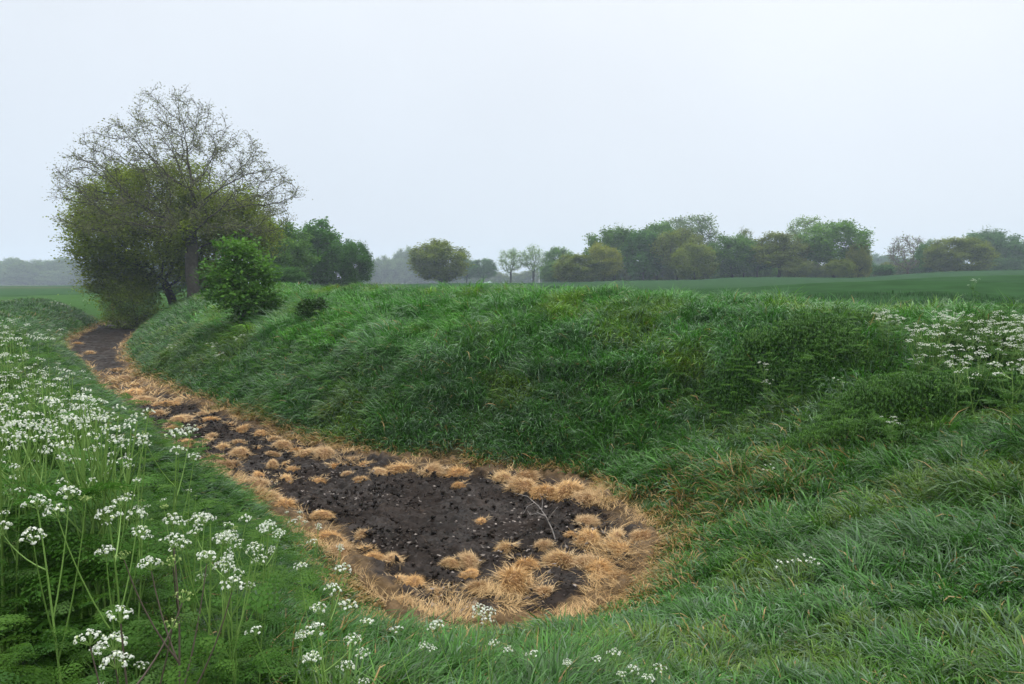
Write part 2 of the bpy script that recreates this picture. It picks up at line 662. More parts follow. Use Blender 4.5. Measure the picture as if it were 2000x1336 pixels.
def make_grass(bands, seed, G, lmul=1.0):
    rng = np.random.default_rng(seed)
    for (r1, r2, cl_m2, per, wd, segs) in bands:
        area = math.radians(84) * 0.5 * (r2 * r2 - r1 * r1)
        nc = int(area * cl_m2)
        r = np.sqrt(rng.uniform(r1 * r1, r2 * r2, nc))
        a = rng.uniform(-math.radians(42), math.radians(42), nc)
        cx, cy_ = r * np.sin(a), r * np.cos(a)
        sd = bed_sd(cx, cy_)
        ok = (sd > -0.3) & ~in_field(cx, cy_ - 0.6)
        # the far left beyond the ditch bank is meadow without single blades
        ok &= ~((cx < -20) & (sd > 14))
        cx, cy_, sd = cx[ok], cy_[ok], sd[ok]
        nc = len(cx)
        cl = rng.uniform(0, 1, nc)
        size = rng.uniform(0.65, 1.35, nc) * (1 + 0.35 * (cl > 0.85))
        caz = rng.uniform(0, 6.283, nc)
        nb = np.maximum(3, (per * size ** 1.5 * rng.uniform(0.6, 1.4, nc)).astype(int))
        ci = np.repeat(np.arange(nc), nb)
        n = len(ci)
        crad = 0.5 / math.sqrt(cl_m2) * 1.35 * size[ci]
        off = rng.normal(0, 0.55, (n, 2)) * crad[:, None]
        x, y = cx[ci] + off[:, 0], cy_[ci] + off[:, 1]
        s = bed_sd(x, y)
        keep = s + (fbm(x * 1.7, y * 1.7, 27, 2) - 0.5) * 0.9 > -0.07
        x, y, s, ci, off, crad = x[keep], y[keep], s[keep], ci[keep], off[keep], crad[keep]
        n = len(x)
        z = height(x, y) - 0.015
        e = 0.4
        gx = (height(x + e, y) - height(x - e, y)) / (2 * e)
        gy = (height(x, y + e) - height(x, y - e)) / (2 * e)
        # lean: outwards from the tuft, downhill and with the tuft's own direction
        dirx = off[:, 0] / crad * 0.8 - gx * 1.7 + 0.6 * np.cos(caz[ci])
        diry = off[:, 1] / crad * 0.8 - gy * 1.7 + 0.6 * np.sin(caz[ci])
        az = np.arctan2(diry, dirx) + rng.normal(0, 0.6, n)
        left = (x < -1.0 - 0.35 * (y - 3)) & (s > 0.4) & (x < np.interp(y, BMID[:, 1], BMID[:, 0]))
        on_bank = sstep(1.3, 2.0, z + 0.25) * (x > -13) * ~left
        base = 0.23 + 0.12 * sstep(0.3, 0.7, fbm(x * 0.6, y * 0.6, 31)) + 0.06 * on_bank
        base = base * np.where(y < 10.5, 0.25 + 0.75 * sstep(0.0, 1.4, s), 0.6 + 0.4 * sstep(0.0, 0.8, s)) * np.where(y < 10, 0.88, 1.0)
        base = base * (0.66 + 0.34 * sstep(4.0, 10.0, np.hypot(x, y))) * lmul
        base = base * (1 - 0.22 * sstep(2.2, 2.6, z))
        ln = base * size[ci] ** 0.8 * rng.uniform(0.6, 1.3, n) * (1.25 - 0.35 * np.hypot(off[:, 0], off[:, 1]) / crad)
        lean = np.abs(rng.normal(0.32, 0.25, n)) + 0.9 * np.minimum(np.hypot(gx, gy), 0.7) * rng.uniform(0.2, 1.0, n)
        droop = rng.uniform(0.7, 2.3, n) * np.clip(size[ci], 0.75, 1.2)
        wid = wd * rng.uniform(0.6, 1.35, n)
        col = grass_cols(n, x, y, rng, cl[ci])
        # the fringe of the ditch is dying back to straw
        pr = 0.85 * sstep(np.where(y < 10.5, 0.95, 0.40), 0.0, s) + 0.012
        pr += 0.20 * sstep(0.48, 0.7, fbm(x * 0.8 + 9, y * 0.8, 33)) * sstep(4.0, 0.8, s) * (y < 12)
        dead = rng.uniform(0, 1, n) < pr
        straw = lerp3((0.24, 0.135, 0.035), (0.42, 0.27, 0.11), rng.uniform(0, 1, n))
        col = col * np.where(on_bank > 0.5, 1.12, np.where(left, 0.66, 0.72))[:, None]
        half = rng.uniform(0, 1, n)[:, None] * 0.6
        col = np.where(dead[:, None], straw * (1 - half * 0.5) + col * half * 0.5, col)
        wt = rng.uniform(0, 1, n) < right_weeds(x, y) * 0.75
        k_ = ~wt & ~(left & (rng.uniform(0, 1, n) < 0.2))
        region = np.where(left, 'left', np.where(on_bank > 0.5, 'bank', 'near'))
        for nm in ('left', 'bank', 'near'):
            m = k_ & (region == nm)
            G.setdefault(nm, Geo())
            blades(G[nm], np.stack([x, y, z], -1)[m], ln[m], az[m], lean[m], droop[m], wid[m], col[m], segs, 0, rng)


GR = {}
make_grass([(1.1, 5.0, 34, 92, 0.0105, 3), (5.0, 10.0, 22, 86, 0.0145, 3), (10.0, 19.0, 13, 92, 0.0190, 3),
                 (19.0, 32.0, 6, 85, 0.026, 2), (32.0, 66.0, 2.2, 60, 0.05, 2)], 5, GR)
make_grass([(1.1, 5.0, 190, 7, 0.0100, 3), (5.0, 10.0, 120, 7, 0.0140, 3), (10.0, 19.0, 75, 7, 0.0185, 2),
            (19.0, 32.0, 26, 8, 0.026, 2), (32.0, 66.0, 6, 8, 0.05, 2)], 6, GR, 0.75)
for nm, name, lab in (('left', 'bank_grass', 'lush green grass under the cow parsley on the left bank'),
                      ('bank', 'bank_grass', 'long tufted grass covering the steep bank beyond the dry ditch'),
                      ('near', 'foreground_grass', 'tussocky green grass between the camera and the dry ditch')):
    if GR[nm].n:
        tag(GR[nm].build(name, [M_GRASS]), lab, 'grass', None, 'stuff')

# young crop of the field, thinning out with distance
g = Geo()
rng = np.random.default_rng(15)
for (r1, r2, dens, wd) in ((14, 26, 120, 0.013),):
    n = int(math.radians(84) * 0.5 * (r2 * r2 - r1 * r1) * dens)
    r, a = np.sqrt(rng.uniform(r1 * r1, r2 * r2, n)), rng.uniform(-0.73, 0.73, n)
    x, y = r * np.sin(a), r * np.cos(a)
    ok = in_field(x, y - 1.0) & (x > -8)
    x, y = x[ok], y[ok]
    n = len(x)
    z = height(x, y)
    col = lerp3((0.016, 0.050, 0.015), (0.027, 0.070, 0.023), rng.uniform(0, 1, n))
    blades(g, np.stack([x, y, z], -1), rng.uniform(0.08, 0.16, n), rng.uniform(0, 6.28, n), np.abs(rng.normal(0.1, 0.15, n)),
           rng.uniform(0.2, 1.0, n), wd * rng.uniform(0.7, 1.3, n), col, 2, 0, rng)
tag(g.build('crop_shoots', [M_GRASS]), 'short green cereal crop in the field beyond the bank', 'crop', None, 'stuff')

FR_FAR = 'low straw tufts in the far narrow part of the ditch'
FR_TOP = 'straw tussocks along the foot of the steep bank'
FR_MUD = 'straw tussocks scattered over the black mud'
FR_END = 'straw tussocks heaped round the near end of the ditch'
L_FAR = 'low straw tuft in the far narrow part of the ditch'
L_TOP = 'low straw tussock pressed against the green foot of the steep bank'
TUSS = [
    # px, base py, width px, height ratio, label, group
    (990, 1068, 48, 0.62, 'round straw tussock alone on black mud just left of the bare twig', FR_MUD),
    (1063, 1066, 42, 0.6, 'small straw tussock touching the foot of the bare twig', FR_MUD),
    (941, 1014, 26, 0.5, 'tiny straw tuft alone in the middle of the black mud', FR_MUD),
    (706, 1040, 40, 0.6, 'pale round straw tussock standing free near the left grass edge', FR_MUD),
    (708, 1068, 48, 0.45, 'flat ragged straw tuft right below the pale round tussock', FR_MUD),
    (725, 1094, 46, 0.5, 'left half of the joined pair of straw tussocks at the left mud edge', FR_MUD),
    (764, 1097, 48, 0.55, 'right half of the joined pair of straw tussocks at the left mud edge', FR_MUD),
    (880, 1104, 44, 0.5, 'small low tussock leaning against a bigger one in the near mud', FR_MUD),
    (912, 1100, 54, 0.6, 'domed tussock with a smaller one leaning on its left, near mud', FR_MUD),
    (917, 1122, 34, 0.5, 'little straw tuft between two larger tussocks at the near mud', FR_MUD),
    (935, 1145, 54, 0.65, 'shaggy tussock at the left end of the big straw heap', FR_END),
    (1003, 1145, 106, 0.62, 'largest shaggy straw tussock of the heap at the near end', FR_END),
    (1026, 1108, 72, 0.5, 'domed tussock directly behind the largest shaggy one', FR_END),
    (1062, 1150, 60, 0.4, 'flat straw tussock right of the largest shaggy one', FR_END),
    (1098, 1098, 84, 0.5, 'wide drooping straw tussock facing the mud, right of the heap', FR_END),
    (1150, 1104, 70, 0.45, 'low straw tussock joined to the right of the wide drooping one', FR_END),
    (1175, 1122, 84, 0.55, 'broad fluffy tussock at the near right corner of the ditch', FR_END),
    (1215, 1132, 70, 0.35, 'pale flattened straw mat at the near right corner of the ditch', FR_END),
    (1151, 1066, 66, 0.7, 'tall spiky haystack shaped tussock at the right mud edge', FR_END),
    (1216, 1078, 84, 0.5, 'broad pale tussock right of the tall haystack shaped one', FR_END),
    (1258, 1056, 76, 0.45, 'outermost straw tussock at the right tip of the ditch', FR_END),
    (1208, 1048, 70, 0.45, 'low tussock behind the broad pale one at the right tip', FR_END),
    (1147, 1022, 52, 0.55, 'greyish round tussock at the right mud edge above the haystack one', FR_END),
    (1116, 1045, 26, 0.5, 'thin orange straw tuft between twig and haystack shaped tussock', FR_END),
    (1157, 982, 72, 0.5, 'rounded tussock at the upper right corner of the mud', FR_TOP),
    (1112, 968, 84, 0.5, 'long ridged tussock next to the rounded one at the upper right corner', FR_TOP),
    (1068, 968, 66, 0.5, 'middle tussock of the row at the upper right mud edge', FR_TOP),
    (1022, 958, 72, 0.5, 'pale drooping tussock at the left end of the upper right row', FR_TOP),
    (986, 936, 58, 0.6, 'left one of two bushy tussocks under the steep bank', FR_TOP),
    (1030, 938, 58, 0.55, 'right one of two bushy tussocks under the steep bank', FR_TOP),
    (894, 926, 56, 0.7, 'tallest bushy orange tussock at the foot of the bank', FR_TOP),
    (842, 922, 60, 0.45, 'low orange tussock left of the tallest bushy one', FR_TOP),
    (784, 916, 66, 0.5, 'wide orange tussock left of the low one at the bank foot', FR_TOP),
    (896, 948, 30, 0.45, 'small pale tuft on the mud below the tallest bushy tussock', FR_MUD),
    (738, 921, 34, 0.4, 'small flat tuft on the mud left of the wide orange tussock', FR_MUD),
    (704, 936, 30, 0.6, 'small round pale tuft on the mud below the bank fringe', FR_MUD),
    (678, 926, 24, 0.5, 'tiny pale tuft left of the small round one below the bank fringe', FR_MUD),
    (619, 938, 34, 0.4, 'flat dull tuft alone on the mud in the middle of the ditch', FR_MUD),
    (1140, 922, 44, 0.4, 'pale straw clump in the grass at the right end of the bank foot', FR_TOP),
    (770, 1132, 52, 0.4, 'low straw tussock at the left of three by the near left mud corner', FR_END),
    (806, 1140, 58, 0.5, 'middle straw tussock of three by the near left mud corner', FR_END),
    (853, 1158, 66, 0.5, 'right straw tussock of three by the near left mud corner', FR_END),
    (785, 1178, 70, 0.4, 'ragged straw clump half in the grass below the three tussocks', FR_END),
    (840, 1200, 60, 0.35, 'straw clump at the very bottom tip of the mud', FR_END),
    (640, 1062, 60, 0.5, 'orange straw clump on the left edge beside the white flowers', FR_END),
    (664, 1090, 56, 0.5, 'lower orange straw clump on the left edge beside the white flowers', FR_END),
    (625, 1014, 44, 0.45, 'dull brown tussock at the left edge above the orange clumps', FR_MUD),
    (551, 992, 60, 0.5, 'domed tussock on the left mud edge behind small white flowers', FR_MUD),
    (520, 972, 50, 0.5, 'round orange tussock on the left mud edge', FR_MUD),
    (531, 954, 32, 0.4, 'small tuft just above the round orange tussock', FR_MUD),
    (500, 948, 56, 0.45, 'wide fluffy clump on the left side of the mud', FR_MUD),
    (503, 930, 34, 0.45, 'small tuft on top of the wide fluffy clump', FR_MUD),
    (453, 946, 50, 0.45, 'orange clump at the left grass edge behind the flowers', FR_MUD),
    (556, 936, 38, 0.55, 'domed tuft in the middle of the mud left of the flat dull one', FR_MUD),
    (569, 914, 28, 0.6, 'front one of three little round pale tufts', FR_MUD),
    (530, 910, 28, 0.6, 'left one of three little round pale tufts', FR_MUD),
    (557, 903, 24, 0.6, 'back one of three little round pale tufts', FR_MUD),
    (530, 888, 28, 0.4, 'flat pale tuft above the three little round ones', FR_MUD),
    (503, 872, 15, 0.5, 'tiny round tuft alone in the far middle of the mud', FR_MUD),
    (441, 911, 54, 0.45, 'long low tussock left of the three little round tufts', FR_MUD),
    (431, 922, 36, 0.35, 'flat tuft just below the long low tussock', FR_MUD),
    (410, 893, 46, 0.4, 'brown low tuft beside the left grass, above the long low tussock', FR_MUD),
    (465, 890, 42, 0.55, 'bushy tussock lowest of a group of three in the mud', FR_MUD),
    (431, 874, 38, 0.65, 'tallest orange tussock of a group of three in the mud', FR_MUD),
    (462, 864, 32, 0.5, 'greyish tussock rear of a group of three in the mud', FR_MUD),
    (350, 858, 24, 0.5, L_FAR, FR_FAR), (410, 851, 24, 0.5, L_FAR, FR_FAR), (402, 859, 26, 0.4, L_FAR, FR_FAR),
    (366, 866, 34, 0.35, L_FAR, FR_FAR), (393, 867, 30, 0.35, L_FAR, FR_FAR), (342, 824, 48, 0.35, L_FAR, FR_FAR),
    (364, 815, 40, 0.35, L_FAR, FR_FAR), (316, 790, 46, 0.35, L_FAR, FR_FAR), (280, 786, 50, 0.35, L_FAR, FR_FAR),
    (388, 835, 22, 0.35, L_FAR, FR_FAR), (330, 835, 36, 0.35, L_FAR, FR_FAR), (300, 806, 44, 0.35, L_FAR, FR_FAR),
    (345, 785, 34, 0.5, L_TOP, FR_TOP), (390, 809, 28, 0.5, L_TOP, FR_TOP), (407, 819, 34, 0.4, L_TOP, FR_TOP),
    (450, 826, 32, 0.5, L_TOP, FR_TOP), (470, 838, 38, 0.5, L_TOP, FR_TOP), (508, 846, 34, 0.5, L_TOP, FR_TOP),
    (549, 870, 42, 0.45, L_TOP, FR_TOP), (599, 888, 48, 0.5, L_TOP, FR_TOP), (630, 894, 54, 0.5, L_TOP, FR_TOP),
    (651, 910, 38, 0.5, L_TOP, FR_TOP), (676, 902, 48, 0.45, L_TOP, FR_TOP), (708, 904, 40, 0.4, L_TOP, FR_TOP),
    (575, 880, 36, 0.45, L_TOP, FR_TOP), (530, 857, 34, 0.4, L_TOP, FR_TOP),
    (260, 752, 40, 0.3, L_FAR, FR_FAR), (235, 742, 36, 0.3, L_FAR, FR_FAR), (255, 770, 44, 0.35, L_FAR, FR_FAR), (222, 724, 26, 0.3, L_FAR, FR_FAR),
    (235, 706, 16, 0.4, L_FAR, FR_FAR), (150, 672, 18, 0.4, L_FAR, FR_FAR), (142, 695, 24, 0.4, L_FAR, FR_FAR), (172, 690, 22, 0.4, L_FAR, FR_FAR),
]

# loose straw lying round the edge of the bed
g = Geo()
rng = np.random.default_rng(16)
for (y0, y1, dens, wd, ln0) in ((6.4, 12.0, 2600, 0.004, 0.15), (12, 20, 1000, 0.007, 0.15), (20, 64, 150, 0.020, 0.22)):
    bx = BED[(BED[:, 1] > y0 - 3) & (BED[:, 1] < y1 + 3)][:, 0]
    x0, x1 = bx.min() - 0.6, bx.max() + 0.6
    n = int((x1 - x0) * (y1 - y0) * dens)
    x, y = rng.uniform(x0, x1, n), rng.uniform(y0, y1, n)
    s = bed_sd(x, y)
    nz = fbm(x * 1.6, y * 1.6, 14, 3)
    se = s + (fbm(x * 1.7, y * 1.7, 27, 2) - 0.5) * 0.9
    edge = sstep(-0.17, -0.07, se) * sstep(0.12, 0.02, se) * (0.35 + 0.65 * sstep(0.38, 0.5, fbm(x * 1.1 + 7, y * 1.1, 34, 2)))
    mat_ = sstep(19, 21, y) * (1 - sstep(25, 27.5, y)) * sstep(0.38, 0.55, nz) * (s < 0.2)
    near_mat = (1 - sstep(7.2, 7.9, y - 0.3 * x)) * (s < 0.2) * sstep(0.38, 0.52, fbm(x * 1.8 + 3, y * 1.8, 36, 2))
    rt = sstep(0.75, 1.1, x) * (y < 11) * (s < 0.15) * sstep(-0.9, -0.5, s) * sstep(0.44, 0.54, fbm(x * 1.4 + 3, y * 1.4, 35, 2))
    s = np.where(s < 0.6, s, 9)
    pk = rng.uniform(0, 1, n) < np.maximum.reduce([edge, mat_, near_mat, rt * 0.9])
    x, y, s = x[pk], y[pk], s[pk]
    n = len(x)
    z = np.maximum(height(x, y), np.where(s < 0.1, mud_z(x, y) + 0.05, -9)) + rng.uniform(0, 0.03, n)
    col = lerp3((0.38, 0.225, 0.085), (0.68, 0.48, 0.24), rng.uniform(0, 1, n)) * rng.uniform(0.7, 1.1, (n, 1))
    flow = fbm(x * 1.3, y * 1.3, 18) * 12
    blades(g, np.stack([x, y, z], -1), ln0 * rng.uniform(0.5, 1.3, n), flow + rng.normal(0, 0.7, n), rng.uniform(0.8, 1.35, n),
           rng.uniform(0.1, 0.7, n), wd * rng.uniform(0.7, 1.3, n), col, 2, 0, rng)
for (px, py, wpx, hr, _l, _g) in TUSS:
    p = on_plane(px, py, 0.02)
    wd = wpx / F_PX * p[1]
    n = int(np.clip(210 * wd, 30, 160))
    a, rr_ = rng.uniform(0, 6.283, n), np.sqrt(rng.uniform(0.04, 1, n)) * wd * 0.52
    x, y = p[0] + rr_ * np.cos(a), p[1] + wd * 0.3 + rr_ * np.sin(a)
    z = np.maximum(height(x, y), mud_z(x, y)) + rng.uniform(0, 0.025, n)
    col = lerp3((0.30, 0.19, 0.085), (0.66, 0.49, 0.28), rng.uniform(0, 1, n)) * rng.uniform(0.6, 1.1, (n, 1))
    blades(g, np.stack([x, y, z], -1), np.clip(0.32 * wd, 0.07, 0.24) * rng.uniform(0.6, 1.4, n), a + rng.normal(0, 0.9, n), rng.uniform(1.0, 1.5, n),
           rng.uniform(0.0, 0.5, n), 0.0042 + 0.0004 * p[1] * np.ones(n), col, 2, 0, rng)
tag(g.build('dead_grass', [M_STRAW]), 'flattened dead straw fringing the black mud of the ditch', 'dead grass', None, 'stuff')


# ------------------------------------------------------------------ straw tussocks
def tussock_mesh(seed):
    """a mop of straw, 1 m wide, 0.5 m tall; scaled per tussock"""
    rng = np.random.default_rng(900 + seed)
    g = Geo()
    nu, nv = 20, 7
    th = np.arange(nu) * 2 * math.pi / nu
    lob = 1 + 0.24 * np.sin(th * 2 + rng.uniform(0, 6)) + 0.18 * np.sin(th * 3 + rng.uniform(0, 6))
    tone = np.array([(1, 1, 1), (0.86, 0.86, 0.92), (1.05, 0.92, 0.75), (0.78, 0.76, 0.76), (1.1, 1.06, 1.0), (0.95, 0.84, 0.68), (1, 1, 1.05)][seed % 7])
    vv = []
    for k in range(nv):
        f = k / (nv - 1)
        rad = 0.40 * math.cos(f * 1.45)
        vv.append(np.stack([rad * lob * np.cos(th), rad * lob * np.sin(th), np.full(nu, 0.40 * math.sin(f * 1.5) - 0.06)], -1))
    v = np.concatenate(vv)
    v += rng.normal(0, 0.012, v.shape)
    i = np.arange(nv - 1)[:, None] * nu
    j = np.arange(nu)[None]
    k = (j + 1) % nu
    g.add(v, np.stack([i + j, i + k, i + nu + k, i + nu + j], -1).reshape(-1, 4), (0.17, 0.085, 0.03))
    g.add(v[-nu:], np.arange(nu)[None], (0.17, 0.085, 0.03))
    n = 1500
    a = rng.uniform(0, 6.283, n)
    f = rng.uniform(0, 1, n) ** 0.6
    lb = np.interp(a % 6.283, np.append(th, 6.283), np.append(lob, lob[0]))
    rad = 0.40 * np.cos((1 - f) * 1.45) * lb
    root = np.stack([rad * np.cos(a), rad * np.sin(a), 0.40 * np.sin((1 - f) * 1.5) - 0.05], -1)
    part = rng.uniform(0, 6.283)
    az = a + rng.normal(0, 0.6, n) + 0.8 * np.sin(a - part)
    lean = 0.70 + 1.05 * f + rng.normal(0, 0.28, n)
    col = lerp3((0.42, 0.255, 0.100), (0.76, 0.54, 0.28), rng.uniform(0, 1, n) ** 0.9) * rng.uniform(0.6, 1.12, (n, 1)) * tone
    blades(g, root, rng.uniform(0.10, 0.34, n), az, lean, rng.uniform(0.2, 1.3, n), rng.uniform(0.007, 0.014, n), col, 3, 0, rng)
    return g.mesh('straw_tussock', [M_STRAW])


TUS = [tussock_mesh(s) for s in range(7)]
for q, (px, py, wpx, hr, lab, grp) in enumerate(TUSS):
    p = on_plane(px, py, 0.02)
    wd = wpx / F_PX * p[1] * 1.0
    gz = max(float(height(p[0:1], p[1:2])[0]), float(mud_z(p[0:1], p[1:2])[0]) - 0.02) if bed_sd(p[0:1], p[1:2])[0] < 0.15 else float(height(p[0:1], p[1:2])[0])
    o = bpy.data.objects.new('straw_tussock', TUS[q % len(TUS)])
    COL.objects.link(o)
    o.location = (p[0], p[1] + wd * 0.3, gz)
    o.rotation_euler = (random.uniform(-0.22, 0.22), random.uniform(-0.22, 0.22), random.uniform(0, 6.28))
    o.scale = (wd * random.uniform(0.9, 1.15), wd * random.uniform(0.65, 1.0), wd * hr * 1.45 * random.uniform(0.9, 1.05))
    tag(o, lab, 'tussock', grp)

# clods on the mud
rng = np.random.default_rng(78)
cl_v = np.array([(1, 0, 0), (-1, 0, 0), (0, 1, 0), (0, -1, 0), (0, 0, 1), (0, 0, -1)], float)
cl_f = np.array([(0, 2, 4), (2, 1, 4), (1, 3, 4), (3, 0, 4), (2, 0, 5), (1, 2, 5), (3, 1, 5), (0, 3, 5)])
g = Geo()
n = 60000
y = 7.0 + rng.uniform(0, 1, n) ** 1.1 * 14
x = rng.uniform(-9, 2, n)
ok = (bed_sd(x, y) < -0.15) & (rng.uniform(0, 1, n) < 0.25 + 0.75 * sstep(0.4, 0.6, fbm(x * 1.4, y * 1.4, 24, 2)))
x, y = x[ok], y[ok]
n = len(x)
sz = 0.008 + 0.045 * rng.uniform(0, 1, n) ** 6
for q in range(6):
    m = np.arange(n) % 6 == q
    tv = cl_v * rng.uniform(0.5, 1.25, (6, 1))
    replicate(g, tv, cl_f, np.stack([x, y, mud_z(x, y) + 0.2 * sz], -1)[m], rand_rot(m.sum(), rng), sz[m][:, None] * rng.uniform(0.6, 1.3, (m.sum(), 3)),
              lerp3((0.009, 0.0072, 0.0064), (0.034, 0.026, 0.022), rng.uniform(0, 1, m.sum())))
tag(g.build('mud_clods', [M_MUD]), 'dark crumbly clods covering the black mud', 'mud clods', None, 'stuff')

# dry leaves and crumbs on the mud
rng = np.random.default_rng(77)
lf_v = np.array([(-0.5, 0, 0.1), (0, -0.32, 0), (0.5, 0, 0.14), (0, 0.34, 0.03), (0.05, 0.0, -0.06)])
lf_f = np.array([(0, 1, 4), (1, 2, 4), (2, 3, 4), (3, 0, 4)])
n = 42000
y = 7.0 + rng.uniform(0, 1, n) ** 1.2 * 20
x = rng.uniform(-14, 2, n)
ok = (bed_sd(x, y) < -0.25) & (rng.uniform(0, 1, n) < 0.12 + 0.88 * sstep(0.46, 0.62, fbm(x * 1.1, y * 1.1, 19, 3)))
x, y = x[ok], y[ok]
n = len(x)
g = Geo()
kind = rng.uniform(0, 1, n)
col = np.where((kind < 0.30)[:, None], lerp3((0.07, 0.058, 0.052), (0.26, 0.225, 0.205), rng.uniform(0, 1, n)),
               lerp3((0.018, 0.014, 0.013), (0.055, 0.043, 0.037), rng.uniform(0, 1, n)))
replicate(g, lf_v, lf_f, np.stack([x, y, mud_z(x, y) + 0.015], -1), rand_rot(n, rng, 0.45),
          rng.uniform(0.018, 0.07, (n, 1)) * np.array([[1, 1, 1]]), col)
n = 14000
y = 7.0 + rng.uniform(0, 1, n) ** 1.2 * 18
x = rng.uniform(-12, 2, n)
ok = (bed_sd(x, y) < -0.1) & (rng.uniform(0, 1, n) < 0.2 + 0.8 * sstep(0.42, 0.6, fbm(x * 1.3, y * 1.3, 20)))
x, y = x[ok], y[ok]
n = len(x)
blades(g, np.stack([x, y, mud_z(x, y)], -1), rng.uniform(0.05, 0.16, n), rng.uniform(0, 6.283, n), rng.uniform(0.9, 1.5, n), rng.uniform(0, 0.5, n),
       rng.uniform(0.003, 0.007, n), lerp3((0.03, 0.022, 0.016), (0.13, 0.09, 0.06), rng.uniform(0, 1, n)), 2, 0, rng)
tag(g.build('leaf_litter', [M_DRYLEAF]), 'pale dry leaves strewn over the black mud', 'dry leaves', None, 'stuff')

# bare twig standing in the mud
g = Geo()
b0 = on_plane(1087, 1058, 0.0)
d0 = b0[1]


def tw(px, py, dd=0.0):
    return at(px, py, d0 + dd)


for pts, r0, r1 in (([(1087, 1058, 0), (1078, 1030, 0.03), (1066, 1005, 0.05), (1052, 985, 0.06), (1036, 972, 0.1)], 0.0075, 0.003),
                    ([(1070, 1014, 0.04), (1078, 1000, -0.05), (1090, 986, -0.1)], 0.004, 0.002),
                    ([(1066, 1005, 0.05), (1050, 998, 0.12), (1036, 1003, 0.16), (1030, 994, 0.2)], 0.0035, 0.0015),
                    ([(1058, 993, 0.05), (1060, 975, 0.1), (1054, 960, 0.14)], 0.003, 0.0015),
                    ([(1052, 985, 0.06), (1030, 966, 0.2), (1004, 960, 0.3)], 0.003, 0.0012),
                    ([(1044, 978, 0.08), (1030, 986, 0.0), (1022, 1000, -0.04)], 0.0025, 0.0012)):
    P = np.array([tw(*q) for q in pts]) - b0
    tube_chain(g, P, np.linspace(r0, r1, len(P)) * 1.2, 5, (0.26, 0.24, 0.23))
o = g.build('bare_twig', [M_BARK])
o.location = (b0[0], b0[1], -0.02)
tag(o, 'thin pale forked bare twig stuck upright in the black mud', 'twig')


# ------------------------------------------------------------------ trees
def colonize(P, chain, step, di, dk, maxit=220, up=0.05, rng=RNG, cap=9000):
    """space colonisation: returns node positions and parents"""
    N = np.zeros((cap, 3))
    par = np.full(cap, -1)
    m = len(chain)
    N[:m] = chain
    par[1:m] = np.arange(m - 1)
    nd = np.full(len(P), 1e9)
    ni = np.zeros(len(P), int)
    D = np.linalg.norm(P[:, None] - N[None, :m], axis=2)
    ni = D.argmin(1)
    nd = D.min(1)
    alive = np.ones(len(P), bool)
    for _ in range(maxit):
        act = alive & (nd < di)
        if not act.any():
            break
        acc = np.zeros((m, 3))
        np.add.at(acc, ni[act], norm(P[act] - N[ni[act]]))
        src = np.unique(ni[act])
        d = norm(norm(acc[src]) + np.array((0, 0, up)) + rng.normal(0, 0.12, (len(src), 3)))
        new = N[src] + d * step
        # drop a new node that lands on an existing one
        far_ = np.linalg.norm(new[:, None] - N[None, :m], axis=2).min(1) > 0.45 * step
        if not far_.any():
            break
        new, src = new[far_], src[far_]
        k = min(len(src), cap - m)
        if k <= 0:
            break
        new, src = new[:k], src[:k]
        N[m:m + k] = new
        par[m:m + k] = src
        ai = np.where(alive)[0]
        D = np.linalg.norm(P[ai][:, None] - new[None], axis=2)
        jn = D.argmin(1)
        dn = D[np.arange(len(ai)), jn]
        better = dn < nd[ai]
        nd[ai[better]] = dn[better]
        ni[ai[better]] = m + jn[better]
        m += k
        alive &= ~(nd < dk)
    return N[:m], par[:m]


def radii(N, par, tip, p=2.3):
    m = len(N)
    acc = np.zeros(m)
    r = np.zeros(m)
    for q in range(m - 1, -1, -1):
        r[q] = acc[q] ** (1 / p) if acc[q] > 0 else tip
        if par[q] >= 0:
            acc[par[q]] += r[q] ** p
    return r


def tubes(geo, N, par, r, col, thick=0.05, mat=0):
    tan = np.zeros_like(N)
    ch = np.where(par >= 0)[0]
    tan[ch] = norm(N[ch] - N[par[ch]])
    tan[par < 0] = (0, 0, 1)
    main = np.full(len(N), -1)
    for q in ch:                                       # the thickest child continues the branch
        p_ = par[q]
        if main[p_] < 0 or r[q] > r[main[p_]]:
            main[p_] = q
    for big in (True, False):
        e = ch[(r[ch] > thick) == big]
        if len(e) == 0:
            continue
        s = 8 if big else 4
        pe = par[e]
        r0 = np.where(main[pe] == e, r[pe], np.minimum(r[pe], r[e] * 1.25))
        t0 = np.where((main[pe] == e)[:, None], tan[pe], tan[e])
        th = np.arange(s) * 2 * math.pi / s
        rings = []
        for pos, tt, rad in ((N[pe], t0, r0), (N[e], tan[e], r[e])):
            a = norm(np.cross(tt, np.array((0.31, 0.95, 0.05))))
            b = np.cross(tt, a)
            rings.append(pos[:, None] + rad[:, None, None] * (np.cos(th)[None, :, None] * a[:, None] + np.sin(th)[None, :, None] * b[:, None]))
        v = np.concatenate(rings, 1)                   # n, 2s, 3
        j = np.arange(s)
        k = (j + 1) % s
        f = np.stack([j, k, s + k, s + j], -1)[None] + (np.arange(len(e)) * 2 * s)[:, None, None]
        geo.add(v.reshape(-1, 3), f.reshape(-1, 4), col, mat)


LEAF_V = np.array([(0, 0, 0), (0.45, -0.30, 0.06), (1.0, 0, -0.08), (0.45, 0.30, 0.06)])
LEAF_F = np.array([(0, 1, 2, 3)])


def ell_pts(n, c, rad, rng, shell=0.5, zmin=None, cut=None):
    """points in an ellipsoid, more of them towards its skin"""
    d = norm(rng.normal(size=(n * 2, 3)))
    rr_ = rng.uniform(0, 1, n * 2) ** (1 / 3 * shell)
    p = d * rr_[:, None] * np.asarray(rad) + np.asarray(c)
    if zmin is not None:
        p = p[p[:, 2] > zmin]
    return p[:n]


